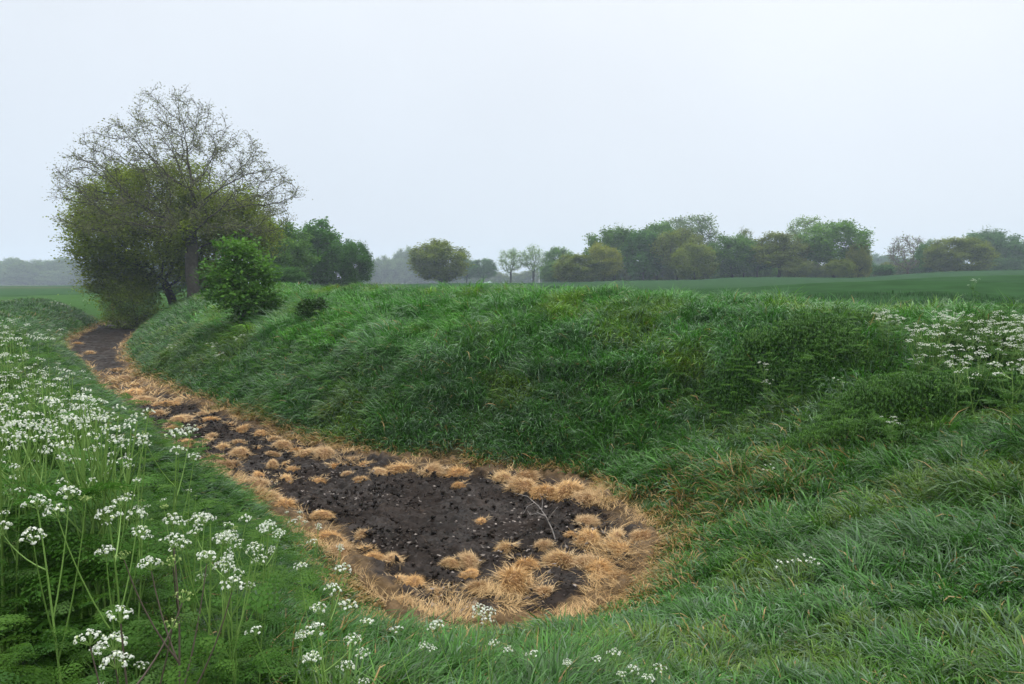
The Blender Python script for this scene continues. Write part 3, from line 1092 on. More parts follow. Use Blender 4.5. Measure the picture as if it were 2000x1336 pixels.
def lumpy(P, rng, amp=0.22, nl=14):
    """keep only points inside a lumpy version of the cloud: bays are cut out so that the outline is uneven"""
    c = P.mean(0)
    ext = P.std(0) * 2
    keep = np.ones(len(P), bool)
    for _ in range(nl):
        d = norm(rng.normal(size=3))
        q = c + d * ext * rng.uniform(0.9, 1.25)
        keep &= np.linalg.norm((P - q) / ext, axis=1) > amp * rng.uniform(0.8, 1.9)
    return P[keep]


def make_tree(seed, h, clouds, trunk_top, tip=0.012, step=0.35, di=3.0, dk=0.6, lean=(0, 0), leaf_n=6, leaf_s=0.12, leaf_spread=0.35,
              leaf_cols=((0.03, 0.06, 0.01), (0.06, 0.10, 0.02)), twig=2, twig_len=0.4, rmin=None, stems=1, bark=(0.05, 0.042, 0.035),
              leaf_rule=None, base_r=None, up=0.05, cap=9000, flat=0.5):
    """returns trunk Geo and crown Geo of a tree grown into the given point clouds"""
    rng = np.random.default_rng(seed)
    P = np.concatenate(clouds)
    N_all, par_all = [], []
    tg, cg = Geo(), Geo()
    allN, allr, allp = [], [], []
    for s in range(stems):
        a = 6.283 * s / max(stems, 1) + rng.uniform(0, 1)
        sp_ = 0.0 if stems == 1 else 0.12 * h * 0.3
        base = np.array((math.cos(a) * sp_ * 0.3, math.sin(a) * sp_ * 0.3, -0.3))
        top = np.array((lean[0] + math.cos(a) * sp_, lean[1] + math.sin(a) * sp_, trunk_top))
        nch = max(4, int(trunk_top / step))
        t = np.linspace(0, 1, nch)[:, None]
        chain = base * (1 - t) + top * t + np.concatenate([rng.normal(0, 0.02 * trunk_top, (nch, 2)) * np.sin(t * 3.1), np.zeros((nch, 1))], 1)
        if stems > 1:
            dd = np.arctan2(P[:, 1] - top[1] * 0, P[:, 0])
            own = np.abs((dd - a + math.pi) % (2 * math.pi) - math.pi) < math.pi / stems * 1.1
            Ps = P[own]
        else:
            Ps = P
        N, par = colonize(Ps, chain, step, di, dk, rng=rng, up=up, cap=cap)
        # relax kinks
        for _ in range(2):
            has = par >= 0
            has[:2] = False
            cs = np.zeros_like(N)
            cn = np.zeros(len(N))
            np.add.at(cs, par[par >= 0], N[par >= 0])
            np.add.at(cn, par[par >= 0], 1)
            mid = has & (cn > 0)
            N[mid] = 0.5 * N[mid] + 0.25 * N[par[mid]] + 0.25 * cs[mid] / cn[mid][:, None]
        allN.append(N)
        allp.append(par)
    for N, par in zip(allN, allp):
        ntip = np.setdiff1d(np.arange(len(N)), par)
        # fine twigs at and near the tips
        r = radii(N, par, tip)
        cand = np.where(r < tip * 3.2)[0]
        cand = cand[par[cand] >= 0]
        src = np.repeat(cand, twig)
        if len(src):
            d0_ = norm(N[src] - N[par[src]])
            dirs = norm(d0_ * 0.8 + rng.normal(0, 0.65, (len(src), 3)) + np.array((0, 0, 0.15)))
            mid_ = N[src] + dirs * (twig_len * rng.uniform(0.3, 0.6, len(src)))[:, None]
            end_ = mid_ + norm(dirs + rng.normal(0, 0.35, (len(src), 3))) * (twig_len * rng.uniform(0.3, 0.6, len(src)))[:, None]
            m0 = len(N)
            k_ = len(src)
            N = np.concatenate([N, mid_, end_])
            par = np.concatenate([par, src, m0 + np.arange(k_)])
            r = np.concatenate([r, np.full(k_, tip * 0.75), np.full(k_, tip * 0.5)])
        if base_r:
            r = r * 1.0
            big = r > 0.3 * r.max()
            f = base_r / r.max()
            r = r * np.where(r > tip * 3, 1 + (f - 1) * np.clip((r - tip * 3) / max(r.max() - tip * 3, 1e-6), 0, 1), 1)
        tubes(tg, N, par, r, bark)
        # leaves in tufts on the thin wood
        thin = np.where((r <= tip * 1.05) & (par >= 0))[0]
        w_ = np.ones(len(thin)) if leaf_rule is None else leaf_rule(N[thin])
        cnt = rng.poisson(leaf_n * w_)
        src = np.repeat(thin, cnt)
        n = len(src)
        if n:
            pos = N[src] + rng.normal(0, leaf_spread, (n, 3)) * np.array((1, 1, 0.7))
            tone = np.repeat(rng.uniform(0, 1, len(N)), 1)[src]
            big_tone = fbm(pos[:, 0] * 0.5 + pos[:, 2] * 0.7, pos[:, 1] * 0.5 - pos[:, 2] * 0.4, seed)
            tt = np.clip(0.45 * tone + 0.55 * sstep(0.3, 0.7, big_tone) + rng.normal(0, 0.12, n), 0, 1)
            col = lerp3(leaf_cols[0], leaf_cols[1], tt) * rng.uniform(0.8, 1.2, (n, 1))
            replicate(cg, LEAF_V, LEAF_F, pos, rand_rot(n, rng, flat * 1.8), leaf_s * rng.uniform(0.6, 1.35, (n, 1)) * np.ones((1, 3)), col)
    return tg, cg


def plant_tree(name, tg, cg, loc, label, cat, group=None, crown='crown'):
    root = empty(name, loc)
    tg.build('trunk', [M_BARK], root)
    if cg.n:
        cg.build(crown, [M_LEAF], root)
    tag(root, label, cat, group)
    return root


def base_at(px, d, dz=0.0):
    r = ray(px, 553.0)
    x = float(EYE[0] + r[0] * d)
    return np.array((x, d, float(height(np.array([x]), np.array([float(d)]))[0]) + dz))


rng = np.random.default_rng(3)
# the big oak just coming into leaf
OB = base_at(378, 52)
zt = lambda py, d: 3 + (553 - py) / F_PX * d - 0
top = zt(180, 52) - OB[2]
xw = lambda dpx, d: dpx / F_PX * d
c1 = [ell_pts(1400, (xw(-28, 52), 0, top * 0.46), (xw(222, 52), 6.4, top * 0.44), rng, 0.75, zmin=top * 0.27),
      ell_pts(420, (xw(-25, 52), 0, top * 0.80), (xw(95, 52), 3.0, top * 0.20), rng, 0.8),
      ell_pts(150, (xw(-210, 52), 0, top * 0.57), (1.6, 2.5, 1.3), rng, 0.8), ell_pts(150, (xw(165, 52), 0, top * 0.52), (1.8, 2.5, 1.6), rng, 0.8)]
oak_t, oak_c = make_tree(27, top, c1, 5.2, tip=0.013, step=0.30, di=4.5, dk=0.62, leaf_n=3.2, leaf_s=0.12, leaf_spread=0.18,
                         leaf_cols=((0.10, 0.115, 0.035), (0.20, 0.225, 0.085)), twig=2, twig_len=0.6, bark=(0.060, 0.052, 0.046), base_r=0.40, up=0.12,
                         leaf_rule=lambda p: 0.75 + 1.1 * sstep(top * 0.55, top * 0.3, p[:, 2]))
plant_tree('oak_tree', oak_t, oak_c, OB, 'tallest tree with bare fan of branches just coming into leaf beside the ditch', 'tree')

# the denser olive-leaved tree whose crown fills the lower half of the oak
TB = base_at(343, 55.5)
top2 = zt(322, 55.5) - TB[2]
zz = lambda py, d, o: zt(py, d) - o[2]
c2 = [ell_pts(1500, (xw(-3, 55.5), 0, zz(455, 55.5, TB)), (xw(200, 55.5), 5.0, xw(134, 55.5)), rng, 0.8, zmin=1.4),
      ell_pts(350, (xw(-100, 55.5), -0.5, zz(545, 55.5, TB)), (2.5, 2.6, 1.6), rng, 0.8, zmin=0.2)]
c2 = [lumpy(np.concatenate(c2), rng, 0.22, 20)]
bt, bc = make_tree(22, top2, c2, 2.0, tip=0.014, step=0.35, di=4, dk=0.6, lean=(-0.9, 0), leaf_n=22, leaf_s=0.19, leaf_spread=0.46, flat=0.36,
                   leaf_cols=((0.078, 0.112, 0.006), (0.280, 0.370, 0.024)), twig=2, twig_len=0.4, bark=(0.04, 0.034, 0.03), base_r=0.3)
plant_tree('maple_tree', bt, bc, TB, 'dense olive leaved tree with leaning trunk inside the spread of the bare oak', 'tree')

# drooping olive shrub over the far end of the mud
SB = base_at(262, 53.5)
c3 = [lumpy(ell_pts(480, (-0.2, 0, 1.6), (2.1, 1.7, 1.9), rng, 0.8, zmin=-0.2), rng, 0.18)]
t_, c_ = make_tree(23, 3.2, c3, 0.7, tip=0.01, step=0.25, di=3, dk=0.45, leaf_n=14, leaf_s=0.13, leaf_spread=0.26,
                   flat=0.36, leaf_cols=((0.075, 0.115, 0.006), (0.250, 0.340, 0.026)), twig=2, twig_len=0.3, bark=(0.04, 0.034, 0.03), base_r=0.08)
plant_tree('drooping_shrub', t_, c_, SB, 'drooping olive shrub overhanging the far end of the ditch', 'shrub')

# fresh green bush on the bank
GBp = ground_at(472, 640)[0]
hb = 166 / F_PX * GBp[1]
c4 = [ell_pts(nn, (hb * bx, hb * by, hb * bz), (hb * rx, hb * rx * 0.9, hb * rz), rng, 0.75) for nn, bx, by, bz, rx, rz in (
    (160, -0.05, 0, 0.58, 0.30, 0.30), (80, 0.02, 0, 0.86, 0.19, 0.15), (60, -0.26, 0, 0.62, 0.19, 0.17), (60, -0.30, 0.1, 0.36, 0.17, 0.13),
    (70, 0.27, 0, 0.55, 0.20, 0.14), (70, 0.36, -0.05, 0.33, 0.17, 0.14), (60, 0.05, -0.2, 0.34, 0.24, 0.16), (30, -0.14, 0, 0.93, 0.09, 0.10), (24, 0.2, 0, 0.80, 0.10, 0.09))]
c4 = [lumpy(np.concatenate(c4), rng, 0.16, 14)]
t_, c_ = make_tree(24, hb, c4, 0.5, tip=0.007, step=0.18, di=2.5, dk=0.32, leaf_n=19, leaf_s=0.13, leaf_spread=0.20,
                   leaf_cols=((0.030, 0.095, 0.010), (0.105, 0.240, 0.028)), twig=1, twig_len=0.25, bark=(0.035, 0.03, 0.024), base_r=0.10, stems=3)
plant_tree('elder_bush', t_, c_, GBp, 'bright green rounded bush on the bank in front of the bare oak', 'bush')

# small bush on the bank
SBp = ground_at(610, 624)[0]
hs = 43 / F_PX * SBp[1]
c5 = [ell_pts(120, (0, 0, hs * 0.5), (hs * 0.62, hs * 0.6, hs * 0.5), rng, 0.8)]
t_, c_ = make_tree(25, hs, c5, 0.15, tip=0.006, step=0.10, di=1.5, dk=0.16, leaf_n=14, leaf_s=0.085, leaf_spread=0.08,
                   leaf_cols=((0.012, 0.036, 0.006), (0.040, 0.090, 0.012)), twig=1, twig_len=0.12, bark=(0.05, 0.04, 0.03), base_r=0.03, stems=2)
plant_tree('small_bush', t_, c_, SBp, 'small dark green bush alone on the grassy bank', 'bush')


# prototypes for the trees across the fields, each grown about 10 m tall, then copied
def proto(seed, clouds, trunk_top, **kw):
    base = dict(tip=0.03, step=0.5, di=4, dk=0.9, leaf_n=9, leaf_s=0.36, leaf_spread=0.42, twig=2, twig_len=0.6, base_r=0.26,
                leaf_cols=((0.6, 0.65, 0.7), (1.7, 1.65, 1.5)), bark=(0.035, 0.03, 0.028))
    base.update(kw)
    tg, cg = make_tree(seed, 10, clouds, trunk_top, **base)
    return tg.mesh('trunk', [M_BARK]), (cg.mesh('crown', [M_LEAF]) if cg.n else None)


rng = np.random.default_rng(8)
PROTO = {
    'round': [proto(31 + s, [lumpy(ell_pts(420, (0, 0, 5.2), (4.6, 4.3, 4.9), rng, 0.8, zmin=0.3), rng, 0.22, 20)], 1.5, leaf_n=17) for s in range(3)],
    'domed': [proto(41 + s, [lumpy(np.concatenate([ell_pts(380, (0, 0, 6.0), (5.2, 4.6, 4.0), rng, 0.8), ell_pts(60, (-3.2, 0, 4.2), (2, 2, 1.3), rng),
                                                   ell_pts(60, (3.2, 0, 4.0), (2, 2, 1.3), rng)]), rng, 0.23, 20)], 2.6, leaf_n=15) for s in range(3)],
    'airy': [proto(51 + s, [lumpy(np.concatenate([ell_pts(260, (0, 0, 6.6), (3.4, 3.2, 3.4), rng, 0.8), ell_pts(40, (0.4, 0, 9), (1.6, 1.6, 0.9), rng)]), rng, 0.26, 14)],
                   3.4, leaf_n=8, leaf_s=0.3) for s in range(2)],
    'mound': [proto(61 + s, [lumpy(ell_pts(420, (0, 0, 4.4), (6.2, 5.2, 5.4), rng, 0.8, zmin=0.2), rng, 0.22, 20)], 1.2, leaf_n=17) for s in range(3)],
    'bare': [proto(71, [ell_pts(420, (0, 0, 6.0), (4.2, 3.6, 4.2), rng, 0.7)], 2.2, leaf_n=0.6, twig=4, twig_len=1.1, tip=0.035, bark=(0.10, 0.075, 0.065))],
    'lolly': [proto(81 + s, [lumpy(ell_pts(260, (0, 0, 6.3), (3.6, 3.4, 3.6), rng, 0.8), rng, 0.2, 10)], 3.0, leaf_n=6, leaf_s=0.28, tip=0.035) for s in range(2)],
}
BASEW = {'round': 9.6, 'domed': 11.0, 'airy': 7.4, 'mound': 12.8, 'bare': 8.6, 'lolly': 7.6}


def crown_mat(name, tint, ):
    return mat_col(name, 0.6, 0.1, 0.42, tint)


CM = {
    'green': crown_mat('leaf_green', (0.072, 0.158, 0.018)), 'dark': crown_mat('leaf_dark', (0.042, 0.118, 0.016)),
    'olive': crown_mat('leaf_olive', (0.120, 0.160, 0.014)), 'brown': crown_mat('leaf_brown', (0.108, 0.140, 0.020)),
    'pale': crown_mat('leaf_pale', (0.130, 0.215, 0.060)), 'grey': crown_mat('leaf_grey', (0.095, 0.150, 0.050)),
    'bluegreen': crown_mat('leaf_bluegreen', (0.048, 0.115, 0.028)), 'yellow': crown_mat('leaf_yellow', (0.165, 0.190, 0.018))}
NT = {}


def far_tree(kind, px, top_py, width_px, d, tint, label, group, name='field_tree', cat='tree', dz=-0.15):
    ps = PROTO[kind]
    q = NT.get(kind, 0)
    NT[kind] = q + 1
    tm, cm = ps[q % len(ps)]
    b = base_at(px, d, dz)
    h = zt(top_py, d) - b[2]
    wd = width_px / F_PX * d * 1.16
    root = empty(name, b)
    root.rotation_euler = (0, 0, random.uniform(0, 6.28))
    root.scale = (wd / BASEW[kind], wd / BASEW[kind], h / 9.9)
    o = bpy.data.objects.new('trunk', tm)
    COL.objects.link(o)
    o.parent = root
    if cm:
        o = bpy.data.objects.new('crown', cm)
        COL.objects.link(o)
        o.parent = root
        o.material_slots[0].link = 'OBJECT'
        o.material_slots[0].material = CM[tint]
    tag(root, label, cat, group)
    return root


G_R = 'trees along the far edge of the green field'
G_D = 'dark trees behind the bank right of the oak'
G_H = 'hazy trees far away in the centre'
G_L = 'hazy trees far beyond the left field'
for a in [
    # dark group right of the oak
    ('round', 545, 432, 120, 84, 'green', 'olive green tree between the big oak and the dark rounded trees', G_D),
    ('round', 604, 432, 128, 94, 'dark', 'tallest of the dark green rounded trees right of the big oak', G_D),
    ('mound', 655, 455, 104, 98, 'dark', 'middle dark green rounded tree behind the bank', G_D),
    ('round', 694, 474, 66, 92, 'dark', 'lowest dark green tree at the right end of the dark group', G_D),
    # centre
    ('round', 860, 470, 112, 150, 'olive', 'lone bushy olive tree standing before the hazy trees in the centre', None),
    ('domed', 912, 502, 48, 270, 'bluegreen', 'blue green hazy tree just right of the lone olive tree', G_H),
    ('domed', 944, 506, 56, 260, 'bluegreen', 'second blue green hazy tree right of the lone olive tree', G_H),
    ('lolly', 998, 485, 50, 220, 'pale', 'left of two pale thin leaved trees with clear trunks', 'two pale thin leaved trees in the centre'),
    ('lolly', 1042, 480, 58, 214, 'pale', 'right of two pale thin leaved trees with clear trunks', 'two pale thin leaved trees in the centre'),
    # right hand group, left to right
    ('domed', 1094, 482, 62, 200, 'green', 'hazy green tree at the left start of the field edge trees', G_R),
    ('mound', 1128, 495, 96, 150, 'olive', 'low wide olive mound at the left foot of the tall green group', G_R),
    ('round', 1180, 476, 66, 152, 'yellow', 'yellowish olive rounded tree beside the low wide mound', G_R),
    ('domed', 1200, 441, 118, 168, 'green', 'tall green tree rising behind the yellowish rounded one', G_R),
    ('round', 1256, 452, 84, 160, 'dark', 'dark green tree in the middle of the tall green group', G_R),
    ('domed', 1282, 436, 92, 172, 'green', 'mid green tree behind the dark one in the tall group', G_R),
    ('domed', 1322, 446, 92, 158, 'brown', 'brownish budding tree with visible trunk in the tall group', G_R),
    ('airy', 1322, 424, 66, 205, 'grey', 'left half of the tall pale grey green pair above the group', G_R),
    ('airy', 1362, 420, 84, 200, 'grey', 'right half of the tall pale grey green pair above the group', G_R),
    ('mound', 1357, 473, 84, 150, 'olive', 'olive brown bush in front of the tall pale pair', G_R),
    ('round', 1430, 460, 94, 156, 'green', 'dark trunked green tree right of the gap after the pale pair', G_R),
    ('airy', 1452, 446, 36, 176, 'brown', 'slender wispy tree top poking above its green neighbours', G_R),
    ('domed', 1478, 464, 90, 165, 'bluegreen', 'blue green tree behind the two mid height oaks', G_R),
    ('domed', 1522, 455, 112, 153, 'brown', 'dull brownish green oak with open lower branches', G_R),
    ('mound', 1555, 500, 58, 148, 'brown', 'low brown bush left of the big domed oak trunk', G_R),
    ('airy', 1574, 424, 76, 190, 'pale', 'pale tree rising behind the left of the big domed oak', G_R),
    ('domed', 1628, 430, 136, 154, 'green', 'biggest domed oak with clear dark trunk at the field edge', G_R),
    ('mound', 1676, 474, 52, 150, 'yellow', 'yellow olive bush at the right foot of the big domed oak', G_R),
    ('mound', 1640, 505, 60, 147, 'olive', 'low olive shrub under the big domed oak', G_R),
    ('bare', 1772, 464, 74, 185, 'brown', 'bare grey brown tree right of the gap in the field edge', G_R),
    ('mound', 1726, 516, 46, 160, 'dark', 'low dark bush in the gap left of the bare tree', G_R),
    ('round', 1815, 470, 48, 168, 'dark', 'narrow dark green tree right of the bare tree', G_R),
    ('mound', 1872, 462, 118, 162, 'olive', 'broad yellow olive tree in the far right group', G_R),
    ('domed', 1932, 444, 110, 195, 'bluegreen', 'tall dark domed tree highest of the far right group', G_R),
    ('round', 1960, 505, 70, 180, 'bluegreen', 'low dark tree below the tall dark domed one', G_R),
    ('domed', 2002, 474, 60, 196, 'dark', 'dark tree cut by the right edge of the picture', G_R),
    ('mound', 2040, 490, 90, 190, 'green', 'green tree just beyond the right edge of the picture', G_R),
]:
    far_tree(*a)
HZ = 'faint hazy tree in the far row behind the centre of the bank'
for px, tp, wpx, dd in ((722, 514, 34, 470), (744, 501, 42, 480), (768, 506, 40, 470), (790, 488, 48, 480), (806, 484, 40, 500), (822, 498, 44, 490)):
    far_tree('round', px, tp, wpx, dd, 'grey', HZ, G_H)
for px in range(716, 900, 26):
    far_tree('mound', px, 530, 62, 490, 'grey', 'faint hazy scrub under the far row behind the centre of the bank', 'faint hazy scrub in the centre', 'scrub', 'scrub')
HG = 'hazy low scrub tree far behind the two pale trees'
for px, tp, wpx in ((966, 530, 50), (1005, 532, 60), (1040, 528, 60), (1078, 530, 60), (880, 530, 60), (925, 528, 60)):
    far_tree('mound', px, tp, wpx, 430, 'brown', HG, 'hazy low scrub behind the two pale trees')
HL = 'hazy grey tree in the line beyond the left ploughed field'
random.seed(5)
for q in range(20):
    px = -80 + q * 21 + random.uniform(-5, 5)
    far_tree(random.choice(['round', 'domed', 'mound']), px, 512 - random.uniform(0, 9), random.uniform(40, 56), 505 + random.uniform(-12, 20), 'grey', HL, G_L)
for q in range(14):
    far_tree('mound', -70 + q * 30 + random.uniform(-8, 8), 531 - random.uniform(0, 8), 70, 498 + random.uniform(-8, 8), 'grey',
             'hazy scrub under the trees beyond the left ploughed field', 'hazy scrub beyond the left field', 'scrub', 'scrub')
HR = 'hazy distant tree filling the gap in the right tree line'
for px, tp in ((1690, 500), (1712, 497), (1736, 499), (1760, 503), (1790, 505)):
    far_tree('round', px, tp, 44, 430, 'bluegreen', HR, 'hazy distant trees in the right gap')
for px in range(1080, 1730, 30):
    far_tree('mound', px, 519, 60, 300, 'bluegreen', 'hazy blue green scrub glimpsed under the field edge trees', 'hazy scrub behind the field edge trees', 'scrub', 'scrub')
HS = 'dim hedgerow shrub at the foot of the field edge trees'
for px in range(1090, 1720, 42):
    far_tree('mound', px + random.uniform(-10, 10), 510 + random.uniform(-10, 8), 64, 182 + random.uniform(-6, 6), random.choice(['green', 'dark', 'brown']), HS,
             'hedgerow shrubs under the field edge trees', 'hedgerow_shrub', 'shrub')
for px in range(1740, 2010, 44):
    far_tree('mound', px + random.uniform(-10, 10), 512 + random.uniform(-8, 6), 58, 200 + random.uniform(-6, 6), random.choice(['green', 'dark', 'brown']), HS,
             'hedgerow shrubs under the field edge trees', 'hedgerow_shrub', 'shrub')
for px, d, tp, lab in ((560, 70, 520, 'dark undergrowth shrub in the gap under the olive green tree'),
                       (420, 62, 505, 'shadowed shrub behind the trunk of the big oak')):
    far_tree('mound', px, tp, 90, d, 'dark', lab, None, 'shrub', 'shrub')

# marker posts
b = base_at(219, 60)
root = empty('marker_post', b)
g = Geo()
tube_chain(g, [(0, 0, -0.2), (0, 0, 0.7), (0, 0, 1.35)], [0.045, 0.045, 0.045], 8, (0.30, 0.12, 0.06))
g.build('post', [M_PAINT], root)
g = Geo()
tube_chain(g, [(0, 0, 1.30), (0, 0, 1.34), (0, 0, 1.62), (0, 0, 1.72), (0, 0, 1.76)], [0.06, 0.11, 0.13, 0.10, 0.02], 10, (0.75, 0.55, 0.02))
g.build('cap', [M_PAINT], root)
tag(root, 'thin reddish marker post with yellow cap at the edge of the left field', 'marker post')
b = base_at(1053, 190)
g = Geo()
tube_chain(g, [(0, 0, -0.2), (0, 0, 1.0), (0, 0, 2.1), (0, 0, 2.2)], [0.1, 0.1, 0.1, 0.04], 8, (0.6, 0.6, 0.58))
o = g.build('white_post', [M_PAINT])
o.location = b
tag(o, 'thin white post right of the two pale trees', 'post')

# ------------------------------------------------------------------ cow parsley
WHITE = np.array((0.68, 0.71, 0.63))
FL_V = np.array([(0, 0, 0.1)] + [(math.cos(a) * (1 if q % 2 else 0.62), math.sin(a) * (1 if q % 2 else 0.62), 0) for q, a in enumerate(np.arange(8) * math.pi / 4)])
FL_F = np.array([(0, 1 + q, 1 + (q + 1) % 8) for q in range(8)])


def frame_z(z):
    z = norm(z)
    x = norm(np.cross(z, np.array((0.3, 0.9, 0.2))))
    return np.stack([x, np.cross(z, x), z], -1)


def umbel(p, d, size, rng, fine=True, bud=False):
    """a compound flower head at p facing d: rays, little umbels, flowers"""
    g = Geo()
    d = norm(np.asarray(d, float))
    R = frame_z(d[None])[0]
    nr = rng.integers(9, 14) if fine else rng.integers(7, 10)
    for q in range(nr):
        th = math.sqrt((q + 0.3) / nr) * rng.uniform(0.85, 1.2)
        az = q * 2.4 + rng.uniform(-0.3, 0.3)
        l = R @ np.array((math.sin(th) * math.cos(az), math.sin(th) * math.sin(az), math.cos(th)))
        e = p + l * size * 0.62 * rng.uniform(0.85, 1.1)
        if fine:
            tube_chain(g, [p, (p + e) / 2 + d * size * 0.03, e], np.full(3, 0.0006 + size * 0.005), 3, (0.16, 0.27, 0.06), 1)
        if bud:
            nf, fs, cc = 8, size * 0.05, np.array((0.33, 0.42, 0.14))
        else:
            nf, fs, cc = (11, size * 0.052, WHITE) if fine else (6, size * 0.072, WHITE)
        dirs = norm(rng.normal(0, 0.55, (nf, 3)) + l * 0.9)
        pos = e + dirs * size * 0.125 * rng.uniform(0.7, 1.1, (nf, 1))
        col = np.tile(cc, (nf, 1)) * rng.uniform(0.85, 1.05, (nf, 1))
        col[rng.uniform(0, 1, nf) < 0.10] = (0.42, 0.50, 0.22)
        replicate(g, FL_V, FL_F, pos, frame_z(dirs + rng.normal(0, 0.2, (nf, 3))), np.full(nf, fs) * rng.uniform(0.85, 1.25, nf), col, 0)
    return g


def fern_leaf(rng, npair=6):
    """a ferny twice-divided leaf along +x, length 1"""
    V, Fq = [], []
    for q in range(npair):
        t = 0.22 + 0.72 * q / npair
        ln = 0.34 * (1 - 0.75 * q / npair)
        for s in (-1, 1):
            a = s * (1.05 - 0.25 * q / npair)
            dx, dy = math.cos(a), math.sin(a)
            m = max(2, 4 - q // 2)
            for k in range(m):
                u = (k + 0.5) / m
                bx, by = t + dx * ln * u, dy * ln * u
                sz = 0.42 * ln * (1 - 0.6 * u)
                for s2 in (-1, 1):
                    a2 = a + s2 * 0.9
                    ex, ey = math.cos(a2), math.sin(a2)
                    b_ = len(V)
                    zz = -0.22 * t * t - 0.10 * u * u + rng.normal(0, 0.012)
                    V += [(bx, by, zz), (bx + ex * sz * 0.5 - ey * sz * 0.3, by + ey * sz * 0.5 + ex * sz * 0.3, zz + 0.01),
                          (bx + ex * sz, by + ey * sz, zz - 0.02), (bx + ex * sz * 0.5 + ey * sz * 0.3, by + ey * sz * 0.5 - ex * sz * 0.3, zz - 0.005)]
                    Fq.append((b_, b_ + 1, b_ + 2, b_ + 3))
            b_ = len(V)
            zz = -0.22 * t * t
            V += [(t - 0.008, 0, zz), (t + 0.008, 0, zz), (t + dx * ln, dy * ln, zz - 0.1)]
            V.append((t + dx * ln - 0.004, dy * ln, zz - 0.1))
            Fq.append((b_, b_ + 1, b_ + 2, b_ + 3))
    b_ = len(V)
    V += [(0, -0.008, 0), (0, 0.008, 0), (0.5, 0.006, -0.055), (0.5, -0.006, -0.055), (1, 0.003, -0.22), (1, -0.003, -0.22)]
    Fq += [(b_, b_ + 1, b_ + 2, b_ + 3), (b_ + 3, b_ + 2, b_ + 4, b_ + 5)]
    return np.array(V), np.array(Fq)


rng = np.random.default_rng(44)
FERN = [fern_leaf(rng, 6), fern_leaf(rng, 5), fern_leaf(rng, 7)]


def aim(dirs):
    """rotation whose x axis follows dirs and whose z axis stays as upright as possible"""
    x = norm(dirs)
    y = norm(np.cross(np.array((0, 0, 1.0)), x))
    return np.stack([x, y, np.cross(x, y)], -1)


def parsley(seed, fine, n_heads, stem_col, size=0.068, spread=0.16, buds=0.15, leaves=4):
    """one plant of height 1: stem mesh, flower heads, leaves; all in plant space"""
    rng = np.random.default_rng(seed)
    sg, heads, lg = Geo(), [], []
    rs = 0.0052 if fine else 0.0065
    lean = rng.normal(0, 0.05, 2)
    node_h = [0.42, 0.66]
    main = np.array([(lean[0] * t * 1.2 + 0.015 * math.sin(t * 5 + seed), lean[1] * t * 1.2, t) for t in np.linspace(-0.05, 0.93, 9)])
    tube_chain(sg, main, np.linspace(rs, rs * 0.45, 9), 6 if fine else 4, stem_col)
    ends = [(main[-1], np.array((lean[0], lean[1], 1.0)))]
    for q in range(n_heads - 1):
        hh = 0.40 + 0.42 * (q % 3) / 3 + rng.uniform(0, 0.12)
        p0 = np.array([np.interp(hh, main[:, 2], main[:, c]) for c in range(3)])
        a = q * 2.4 + rng.uniform(-0.5, 0.5)
        top_z = rng.uniform(0.82, 1.0) - 0.10 * (rng.uniform() < 0.35)
        out = spread * rng.uniform(0.5, 1.1)
        p2 = p0 + np.array((math.cos(a) * out, math.sin(a) * out, max(0.12, top_z - hh)))
        p1 = (p0 + p2) / 2 + np.array((math.cos(a) * out * 0.16, math.sin(a) * out * 0.16, -0.02))
        t = np.linspace(0, 1, 6)[:, None]
        c = p0 * (1 - t) ** 2 + 2 * p1 * t * (1 - t) + p2 * t * t
        tube_chain(sg, c, np.linspace(rs * 0.6, rs * 0.3, 6), 5 if fine else 3, stem_col)
        ends.append((p2, p2 - p1 + np.array((0, 0, 0.25))))
        # a leaf sheath at the fork
        if fine and q < 4:
            tv, tf = FERN[q % 3]
            R = aim(np.array([(math.cos(a + 0.5), math.sin(a + 0.5), 0.25)]))
            lv = Geo()
            replicate(lv, tv, tf, p0[None], R, np.full(1, rng.uniform(0.10, 0.16)), np.array((0.05, 0.11, 0.02)) * rng.uniform(0.8, 1.2))
            lg.append(lv)
    for p, d in ends:
        b = rng.uniform() < buds
        heads.append(umbel(p, d, size * rng.uniform(0.8, 1.15) * (0.6 if b else 1), rng, fine, b))
    for q in range(leaves):
        a = rng.uniform(0, 6.283)
        tv, tf = FERN[q % 3]
        R = aim(np.array([(math.cos(a), math.sin(a), rng.uniform(0.1, 0.7))]))
        lv = Geo()
        replicate(lv, tv, tf, np.array([(0, 0, rng.uniform(0.06, 0.36 if fine else 0.72))]), R, np.full(1, rng.uniform(0.16, 0.32)), np.array((0.045, 0.120, 0.016)) * rng.uniform(0.8, 1.25))
        lg.append(lv)
    return sg, heads, lg


G_STEM = (0.15, 0.26, 0.055)
P_STEM = (0.10, 0.075, 0.06)


def plant_proto(args):
    sg, heads, lg = parsley(*args)
    return (sg.mesh('stem', [M_STEM]), [h.mesh('flower_head', [M_PETAL, M_STEM]) for h in heads], [l.mesh('leaf', [M_LEAF]) for l in lg])


FINE = [plant_proto((100 + q, True, nh, P_STEM if q == 5 else G_STEM)) for q, nh in enumerate((4, 5, 6, 3, 5, 6))]


def far_proto(args):
    sg, heads, lg = parsley(*args)
    g = Geo()

    def merge(src, mat):
        for v, c in zip(src.v, src.c):
            g.v.append(v)
            g.c.append(c)
        for f, m in src.f:
            g.f.append((f + g.n, mat if m == 0 else 1))
        g.n += src.n
    merge(sg, 1)
    for h in heads:
        merge(h, 0)
    for l in lg:
        merge(l, 2)
    return g.mesh('cow_parsley', [M_PETAL, M_STEM, M_LEAF])


FARP = [far_proto((200 + q, False, nh, G_STEM, 0.047, 0.17, 0.25, 11)) for q, nh in enumerate((4, 6, 3, 5, 7, 4))]


